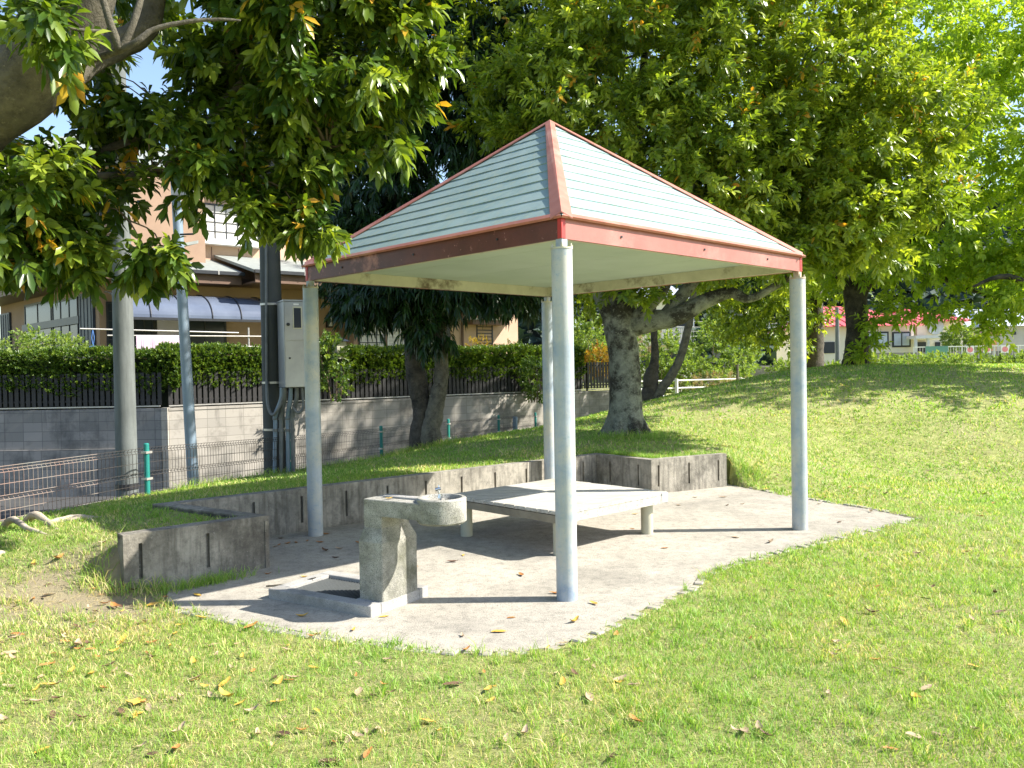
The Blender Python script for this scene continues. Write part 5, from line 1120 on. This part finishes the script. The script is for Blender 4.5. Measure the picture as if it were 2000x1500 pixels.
def far_house(x0, y0, x1, y1, d, lab, bal=None):
    P = Plane(at((x0 + x1) / 2, y1, d), (1, 0, 0)); r = P.rect(x0, y0, x1, y1, 0); root = thing('far_house', at((x0 + x1) / 2, y1, d), lab, 'house')
    m = P.mb(); m.box(r[0], r[1], 0, 8, -.2, r[3]); m.build('wall', M['cream'], root)
    m = P.mb(); m.raw([m.P(r[0] - .5, -.6, r[3] + .01), m.P(r[1] + .5, -.6, r[3] + .01), m.P(r[1] + .5, 8.6, r[3] + .01), m.P(r[0] - .5, 8.6, r[3] + .01), m.P(r[0] + 1.5, 4, r[3] + 1.7), m.P(r[1] - 1.5, 4, r[3] + 1.7)], [(0, 1, 5, 4), (1, 2, 5), (2, 3, 4, 5), (3, 0, 4), (3, 2, 1, 0)]); m.build('roof', M['bluegrey_roof'], root)
    for i in range(3):
        for j in range(2):
            u = r[0] + (r[1] - r[0]) * (.12 + .3 * i); v = r[3] - 1.9 - j * 2.6; m = P.mb(); m.box(u, u + 1.3, -.05, -.002, v, v + 1.2); w = m.build('window', M['white'], root); m = P.mb(); m.box(u + .08, u + 1.22, -.07, -.051, v + .08, v + 1.12); m.build('pane', M['glass'], w)
    if bal:
        m = P.mb(); z = r[3] - 2.9; m.box(r[0] + 1.5, r[1], -1.2, -.001, z - .15, z); n = 20
        for k in range(n): t = r[0] + 1.5 + (r[1] - r[0] - 1.5) * k / n; m.box(t, t + .04, -1.2, -1.16, z + .001, z + .9)
        m.box(r[0] + 1.5, r[1], -1.22, -1.15, z + .901, z + .98); m.build('balcony', M['grey_wall'], root)
far_house(1235, 585, 1350, 700, 56, 'cream two storey house with balcony rail seen between the tree stems', True)
far_house(1075, 640, 1130, 700, 70, 'distant cream house glimpsed left of the thick trunk')
for (x, y0, y1, d, lab) in ((1157, 560, 690, 45, 'distant thin utility pole left of the thick trunk'), (1430, 600, 720, 50, 'distant utility pole above the yellow green bush'), (1636, 600, 720, 48, 'distant grey utility pole beside the forked dark trunk')):
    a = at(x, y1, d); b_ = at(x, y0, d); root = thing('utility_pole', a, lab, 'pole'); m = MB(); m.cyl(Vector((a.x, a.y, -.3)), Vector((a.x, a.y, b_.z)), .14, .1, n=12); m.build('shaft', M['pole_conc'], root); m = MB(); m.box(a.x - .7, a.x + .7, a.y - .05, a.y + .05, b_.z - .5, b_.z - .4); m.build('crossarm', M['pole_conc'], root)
m = MB()
for k, (y0, y1) in enumerate(((612, 622), (622, 634), (632, 640), (640, 652))):
    a = at(1157, y0, 45); b_ = at(1636, y1 - 20, 49); p = [a.lerp(b_, t / 12) - Vector((0, 0, 1.0 * math.sin(math.pi * t / 12) * .6)) for t in range(13)]; m.tube(p, .018, 4)
o = m.build('power_lines', M['alu'], loc=at(1157, 612, 45)); tag(o, 'bundle of thin power lines strung between the distant utility poles', 'power lines')
# ---- wooded hill
def hill_():
    xs = np.linspace(-90, 260, 90); ts = np.linspace(0, 1, 24); V = []
    for t in ts:
        for x in xs:
            h = (30 + 6 * math.sin(x * .03 + 1) + 3 * math.sin(x * .09)) * (1 - math.exp(-max(0, x + 70) / 60)); y = 95 + 70 * t
            V.append((x, y, -1 + h * math.sin(t * math.pi / 2) + 1.5 * mnoise.noise(Vector((x * .1, y * .1, 0)))))
    n = len(xs); i = (np.arange(n - 1)[None, :] + n * np.arange(len(ts) - 1)[:, None]).ravel(); F = np.stack([i, i + 1, i + n + 1, i + n], -1)
    o = nmesh('hill', V, F, M['twigmass_far'], smooth=True); tag(o, kind='structure')
    rng = RNG; N = 5200; x = rng.uniform(-60, 240, N); t = rng.uniform(0, 1, N) ** .8; h = (30 + 6 * np.sin(x * .03 + 1) + 3 * np.sin(x * .09)) * (1 - np.exp(-np.maximum(0, x + 70) / 60)); C = np.stack([x, 93 + 70 * t, h * np.sin(t * np.pi / 2) + rng.uniform(-.5, 2.5, N)], -1)
    A = np.array([0, -.5, 1.0]) + rng.normal(size=(N, 3)) * .5; P, D, Nn, L, Wd, tt = crown_leaves(C, A, 8, 2.4, 1.7, spread=1.1, twig=1.2, up=.1); V, F = leaves_mesh(P, D, Nn, L, Wd, .2)
    o = nmesh('far_wood', V, F, M['leaf_far'], attr=np.repeat(tt, 5)); tag(o, 'dark wooded hillside behind the houses', 'wood', kind='stuff')
M['twigmass_far'] = surf('dark_forest_floor', (.02, .03, .022), (.015, .022, .018), .2, 1, 0, 0)
hill_()

# ================================================================== GRASS
def grass_mat():
    m, n, b = base_mat('grass_blade'); a = n.nodes.new('ShaderNodeAttribute'); a.attribute_name = 'tint'
    c = ramp(n, a.outputs['Fac'], [(0, (.11, .225, .035)), (.35, (.235, .41, .065)), (.62, (.40, .56, .12)), (.78, (.62, .56, .26)), (1, (.70, .60, .38))])
    v = coords(n); k = ramp(n, nz(n, v, .7, 5, .65), [(.42, g3(0)), (.68, g3(1))]); c = mixc(n, c, (1.18, 1.02, .9), k, 'MULTIPLY')
    n.links.new(c, b.inputs['Base Color']); b.inputs['Roughness'].default_value = .55
    t = n.nodes.new('ShaderNodeBsdfTranslucent'); n.links.new(mixc(n, c, (1.25, 1.3, .6), 1.0, 'MULTIPLY'), t.inputs['Color']); mx = n.nodes.new('ShaderNodeMixShader'); mx.inputs[0].default_value = .4
    n.links.new(b.outputs[0], mx.inputs[1]); n.links.new(t.outputs[0], mx.inputs[2]); n.links.new(mx.outputs[0], [x for x in n.nodes if x.type == 'OUTPUT_MATERIAL'][0].inputs[0]); return m
M['grass'] = grass_mat()
def vnoise(x, y, f, seed=0):
    xi = np.floor(x * f).astype(int); yi = np.floor(y * f).astype(int); fx = x * f - xi; fy = y * f - yi; fx = fx * fx * (3 - 2 * fx); fy = fy * fy * (3 - 2 * fy)
    h = lambda a, b: (np.sin(a * 127.1 + b * 311.7 + seed * 74.7) * 43758.5453) % 1.0
    return (h(xi, yi) * (1 - fx) + h(xi + 1, yi) * fx) * (1 - fy) + (h(xi, yi + 1) * (1 - fx) + h(xi + 1, yi + 1) * fx) * fy
def lawn_ok(x, y, pad_in=.0):
    P = np.array(PADFULL); c = P.mean(0)
    ok = ~inpoly(x, y, PADFULL); D = seg_dist(x, y, WMID); ok &= D > WT * .5 + .008
    ok &= x > (-4.03 + .349 * (y - 9.2)) - .03
    return ok
PPV = [Vector(p) for p in PADPOLY]
def grass():
    rng = np.random.default_rng(5); Xs, Ys, Hs, Ws = [], [], [], []
    for (y0, y1, dens, h, w) in ((2.9, 4.6, 9500, .038, .0032), (4.6, 6.5, 6200, .040, .004), (6.5, 9.5, 3000, .042, .0058), (9.5, 14, 1300, .045, .010), (14, 21.5, 420, .05, .02)):
        A = .68 * (y1 * y1 - y0 * y0); n = int(A * dens); y = np.sqrt(rng.uniform(y0 * y0, y1 * y1, n)); x = rng.uniform(-.68, .68, n) * y
        den = .35 + .9 * vnoise(x, y, 2.2) * (.5 + vnoise(x, y, 7, 3)); bare = np.clip(1 - np.hypot((x + 3.0) / 1.15, (y - 5.72) / .5), 0, 1); kp = rng.uniform(size=n) < den - bare * 1.2
        x, y = x[kp], y[kp]; kp = lawn_ok(x, y); kd = seg_dist(x, y, PPV); kp &= ~((kd < .085) & (x > .1) & (x < 1.35) & (rng.uniform(size=len(x)) < .93)); x, y = x[kp], y[kp]; n = len(x)
        cl = vnoise(x, y, 14, 1); Xs.append(x); Ys.append(y); Hs.append(h * rng.uniform(.45, 1.25, n) * (.6 + .8 * cl)); Ws.append(w * rng.uniform(.7, 1.3, n))
    # matted straw lying flat between the blades
    A = .68 * (49 - 8.4); n = int(A * 1500); y = np.sqrt(rng.uniform(8.4, 49, n)); x = rng.uniform(-.68, .68, n) * y; kp = lawn_ok(x, y) & (rng.uniform(size=n) < .25 + .75 * (vnoise(x, y, 3.1, 4) > .5)); x, y = x[kp], y[kp]
    Xs.append(x); Ys.append(y); Hs.append(np.full(len(x), -.030)); Ws.append(np.full(len(x), .0032))
    nc = 420; cy = np.sqrt(rng.uniform(8.6, 60, nc)); cx = rng.uniform(-.66, .66, nc) * cy; kp = lawn_ok(cx, cy); cx, cy = cx[kp], cy[kp]; nb = 22
    x = np.repeat(cx, nb) + rng.normal(size=len(cx) * nb) * .022; y = np.repeat(cy, nb) + rng.normal(size=len(cx) * nb) * .022; kp = lawn_ok(x, y); Xs.append(x[kp]); Ys.append(y[kp]); Hs.append(np.repeat(rng.uniform(.05, .10, len(cx)), nb)[kp] * rng.uniform(.6, 1.1, kp.sum())); Ws.append(np.full(kp.sum(), .0042))
    # taller tufts against the walls, trees and fence
    def line(a, b_, n, h, sp=.05):
        t = rng.uniform(size=n); x = a[0] + (b_[0] - a[0]) * t + rng.normal(size=n) * sp; y = a[1] + (b_[1] - a[1]) * t + rng.normal(size=n) * sp; k = lawn_ok(x, y) | (np.abs(sp) < .001); x, y = x[k], y[k]
        Xs.append(x); Ys.append(y); Hs.append(h * rng.uniform(.4, 1.2, len(x))); Ws.append(np.full(len(x), .005))
    line((-2.95, 6.0), (-2.3, 6.2), 500, .13, .07); line((-2.98, 6.1), (-3.1, 6.0), 140, .14, .06); line((2.9, 11.15), (3.2, 10.9), 500, .12, .1)
    for k in range(12, 44): a, b_ = fence_pt(4.5 + k * .42), fence_pt(4.9 + k * .42); line((a.x + .07, a.y), (b_.x + .07, b_.y), 110, .12, .04)
    for i in range(2, 5):
        a, b_ = WBACK[i], WBACK[i + 1]; line((a.x, a.y + .06), (b_.x, b_.y + .06), 2200 if i == 3 else 500, .09, .07)
    q = at(1222, 850, 13); line((q.x - .6, q.y - .5), (q.x + .5, q.y - .5), 900, .14, .12); q = at(838, 880, 14.2); line((q.x - .5, q.y - .35), (q.x + .5, q.y - .35), 700, .13, .1)
    # clump growing on the pad beside the left wall
    n = 700; x = rng.normal(-2.33, .13, n); y = rng.normal(6.27, .05, n) + (x + 2.33) * .9; Xs.append(x); Ys.append(y); Hs.append(.085 * rng.uniform(.5, 1.2, n)); Ws.append(np.full(n, .004))
    x, y, h, w = map(np.concatenate, (Xs, Ys, Hs, Ws)); n = len(x); z = H(x, y) - .004; z = np.where(inpoly(x, y, PADFULL), 0, z)
    a = rng.uniform(0, 6.283, n); ta = rng.uniform(0, 6.283, n); flat = h < 0; lean = np.where(flat, .06, h * rng.uniform(.15, 1.5, n)); h = np.where(flat, .014, h); sx, sy = np.cos(a) * w * .5, np.sin(a) * w * .5; lx, ly = np.cos(ta) * lean, np.sin(ta) * lean
    V = np.stack([np.stack([x - sx, y - sy, z], -1), np.stack([x + sx, y + sy, z], -1), np.stack([x - sx * .8 + lx * .35, y - sy * .8 + ly * .35, z + h * .62], -1), np.stack([x + sx * .8 + lx * .35, y + sy * .8 + ly * .35, z + h * .62], -1), np.stack([x + lx, y + ly, z + h * rng.uniform(.75, 1.0, n)], -1)], 1).reshape(-1, 3)
    i = np.arange(n)[:, None] * 5; F = np.concatenate([i + [0, 1, 3], i + [0, 3, 2], i + [2, 3, 4]], 1).reshape(-1, 3)
    st = vnoise(x, y, 3.3, 7) * .5 + vnoise(x, y, 11, 2) * .3; t = np.clip(rng.uniform(0, .62, n) * .8 + st * .25, 0, .62); dry = rng.uniform(size=n) < (.07 + .17 * (vnoise(x, y, 1.7, 9) > .55) + .35 * np.clip(1 - np.hypot((x + 3.2) / 1.6, (y - 5.3) / .9), 0, 1)); t = np.where(dry | flat, rng.uniform(.7, 1, n), t)
    o = nmesh('grass', V, F, M['grass'], attr=np.repeat(t, 5)); tag(o, 'short sunlit lawn grass with dry patches around the paved pad', 'grass', kind='stuff'); print('grass blades', n)
grass()
# ================================================================== FALLEN LEAVES, TWIG
def fl_mesh(name, mat, L, curl, seed):
    r = random.Random(seed); n = 7; V = []; F = []
    for k in range(n):
        t = k / (n - 1); w = math.sin(math.pi * (t * .92 + .04)) ** .75 * L * .19; z = curl * L * (4 * (t - .5) ** 2) + .004; 
        for s_ in (-1, 0, 1): V.append(((t - .5) * L, s_ * w + .04 * L * math.sin(t * 5 + seed), z + (abs(s_) * w * (.35 + curl)) + r.uniform(-.002, .002)))
    for k in range(n - 1):
        for j in (0, 1): a = k * 3 + j; F.append((a, a + 3, a + 4, a + 1))
    # stem
    V += [(-.5 * L, -.0015, .004), (-.5 * L, .0015, .004), (-.66 * L, 0, .012)]; m_ = len(V); F.append((m_ - 3, m_ - 2, m_ - 1))
    me = bpy.data.meshes.new(name); me.from_pydata(V, [], F); me.materials.append(mat); me.polygons.foreach_set('use_smooth', [True] * len(F)); return me
def dry(name, c1, c2): return surf(name, c1, c2, 30, .7, 0, .2, 80)
FLM = [('yellow', dry('yellow_fallen_leaf', (.58, .38, .06), (.48, .27, .05))), ('orange brown', dry('orange_fallen_leaf', (.45, .20, .05), (.32, .13, .04))), ('pale tan', dry('tan_fallen_leaf', (.42, .31, .20), (.30, .21, .13))), ('dark brown', dry('brown_fallen_leaf', (.14, .075, .04), (.09, .05, .03)))]
FLME = [[fl_mesh('fallen_leaf', m_, .105, c, sd) for sd, c in ((1, .03), (2, .12), (3, .26))] for _, m_ in FLM]
def put_leaf(x, y, k, v, s_, z=None, label=None, group=None, name='fallen_leaf'):
    o = bpy.data.objects.new(name, FLME[k][v]); COL.objects.link(o)
    inp = bool(inpoly(np.array([x]), np.array([y]), PADFULL)[0]); zz = z if z is not None else (0.0 if inp else float(H(x, y)) + .010)
    o.location = (x, y, zz); o.rotation_euler = (random.uniform(-.25, .25), random.uniform(-.25, .25), random.uniform(0, 6.28)) if not inp and z is None else (random.uniform(-.06, .06), 0, random.uniform(0, 6.28)); o.scale = (s_,) * 3
    return tag(o, label, 'fallen leaf', group)
def place_words(x, y):
    "where a fallen leaf lies, by named neighbours"
    if bool(inpoly(np.array([x]), np.array([y]), PADFULL)[0]):
        if x < -1.3: return 'on the shaded pad by the back left post' if y > 6.6 else 'on the concrete pad left of the fountain slab'
        if x > 2.2: return 'on the concrete pad by the right post'
        if x > 1.1: return 'on the concrete pad right of the platform bench'
        if y < 5.3: return 'on the concrete pad along its curved front edge'
        if x < -.3: return 'on the concrete pad right behind the fountain'
        return 'on the concrete pad near the front post'
    if y > 7 and x < 2.5: return 'on the grass bank behind the retaining wall'
    if y > 9: return 'on the slope of the mound'
    if y > 6.4: return 'on the lawn right of the pad' if x > 0 else 'on the planter grass behind the left wall'
    if x < -2.2: return 'on the bare patch before the left wall end' if y > 4.9 else 'on the lawn at the lower left corner'
    if x < -.6: return 'on the lawn below the fountain'
    if x < .8: return 'on the lawn below the front post'
    return 'on the lawn at the lower right' if y < 4.6 else 'on the lawn just outside the pad kerb'
def leaf_tags(col, x, y, s_):
    sz = 'large ' if s_ > .85 else ('small ' if s_ < .55 else ''); w = place_words(x, y)
    return dict(label=sz + col + ' fallen leaf ' + w, group=(sz + col + ' leaves ' + w))
def leaves_ground():
    r = random.Random(4); n = 0; gl = ('yellow', 'orange brown', 'pale tan', 'dark brown')
    # leaves seen on the pad, placed where the photo shows them
    padl = [(750, 1205, 0), (1085, 1160, 1), (999, 1207, 1), (903, 1243, 2), (975, 1235, 0), (910, 1270, 1), (1298, 1071, 1), (1018, 1124, 1), (905, 1085, 0), (884, 1098, 3), (812, 1107, 2), (622, 1241, 0), (590, 1205, 0) , (1412, 972, 2), (1420, 988, 3), (1357, 972, 2), (1325, 987, 2), (1240, 1005, 0), (1450, 985, 2), (1436, 1050, 2), (1505, 1060, 2), (1160, 1180, 0), (1122, 1215, 0),
            (545, 1065, 1), (562, 1062, 1), (578, 1060, 1), (538, 1068, 2), (600, 1057, 1), (625, 1060, 1), (663, 1073, 2), (655, 1090, 3), (523, 1122, 1), (594, 1127, 0), (635, 1077, 3), (700, 1061, 1), (548, 1052, 3), (636, 1044, 1), (1345, 938, 0), (1390, 950, 2), (1700, 1000, 2), (1600, 985, 2), (1640, 1020, 3), (1235, 1033, 1), (1100, 1260, 2), (690, 1232, 0)]
    for (px, py, k) in padl:
        p = gz(px, py, 0); sc = r.uniform(.5, .95)
        put_leaf(p.x, p.y, k, r.randrange(3), sc, **leaf_tags(gl[k], p.x, p.y, sc)); n += 1
    near = [(180, 1310, 0), (440, 1330, 0), (395, 1200, 0), (240, 1242, 0), (225, 1180, 1), (115, 1145, 1), (60, 1105, 1), (300, 1175, 0), (490, 1218, 1), (345, 1455, 1), (645, 1480, 3), (1455, 1420, 2), (1650, 1210, 0), (1790, 1355, 0), (440, 1355, 0), (700, 1345, 2), (885, 1330, 3), (270, 1365, 0), (95, 1330, 0), (20, 1270, 2), (150, 1255, 2), (35, 1235, 1), (385, 1155, 0), (1700, 1190, 3), (1240, 1400, 1), (1150, 1355, 2)]
    for (px, py, k) in near:
        p = gz(px, py, .03); sc = r.uniform(.86, 1.15); put_leaf(p.x, p.y, k, r.randrange(3), sc, **leaf_tags(gl[k], p.x, p.y, sc)); n += 1
    def sample(r):
        u = r.random()
        if u < .36: px, py = r.gauss(250, 300), r.triangular(1100, 1490, 1180)
        elif u < .66: px, py = r.uniform(0, 2000), r.uniform(1000, 1490)
        elif u < .88: px, py = r.uniform(1250, 2000), r.uniform(740, 1000)
        else: px, py = r.uniform(150, 1250), r.uniform(850, 990)
        return px, py
    def worldpt(px, py):
        z = .0
        for _ in range(6):
            if py < 725: return None
            p = gz(px, py, z); z = float(H(p.x, p.y)) * .6 + z * .4
        return p
    bulk = []; tries = 0
    while tries < 440:
        tries += 1; px, py = sample(r)
        if not (-50 < px < 2050): continue
        p = worldpt(px, py)
        if p is None or p.y > 19 or p.y < 2.8: continue
        if not lawn_ok(np.array([p.x]), np.array([p.y]))[0]: continue
        k = r.choices((0, 1, 2, 3), (2, 2, 4, 2))[0]
        bulk.append((p.y, p.x, k, r.randrange(3), r.uniform(.38, .8)))
    bulk.sort()
    for (y, x, k, v, s_) in bulk[:300 - n]: put_leaf(x, y, k, v, s_, **leaf_tags(gl[k], x, y, s_))
    Vs, Fs, off = [], [], 0
    for (y, x, k, v, s_) in bulk[300 - n:]:
        a = r.uniform(0, 6.28); L = .1 * s_; w = L * .2; z = float(H(x, y)) + .03; c, s2 = math.cos(a), math.sin(a); 
        P = [(-.5 * L, 0, 0), (0, w, .012), (.5 * L, 0, .015), (0, -w, .008), (0, 0, 0)]; Vs += [(x + c * q[0] - s2 * q[1], y + s2 * q[0] + c * q[1], z + q[2] + r.uniform(0, .01)) for q in P]; Fs += [(off, off + 4, off + 1), (off + 1, off + 4, off + 2), (off + 2, off + 4, off + 3), (off + 3, off + 4, off)]; off += 5
    if Vs: tag(nmesh('fallen_leaves', Vs, Fs, FLM[2][1]), 'scattered small dry leaves on the farther lawn and bank', 'fallen leaves', kind='stuff')
    S0 = Vector((-.93, 5.354, 0)); m = MB(S0, Vector((.848, -.53, 0))); q = m.P(.0, .2, .735); o = put_leaf(q.x, q.y, 0, 1, .6, z=.737, label='small bright yellow leaf lying on the arm of the granite fountain', group=None)
leaves_ground()
m = MB(); P_ = [gz(520, 1145, .012), gz(545, 1143, .02), gz(582, 1140, .015), gz(590, 1136, .05), gz(617, 1128, .085)]; p, r_ = spline(P_, [.006, .008, .010, .007, .004]); m.tube(p, r_, 8, .3); m.tube([gz(540, 1146, .01), gz(556, 1148, .012)], [.004, .002], 5)
o = m.build('fallen_twig', M['bark_near'], loc=gz(560, 1143, 0)); tag(o, 'brown forked twig lying on the pad against the fountain slab', 'twig')
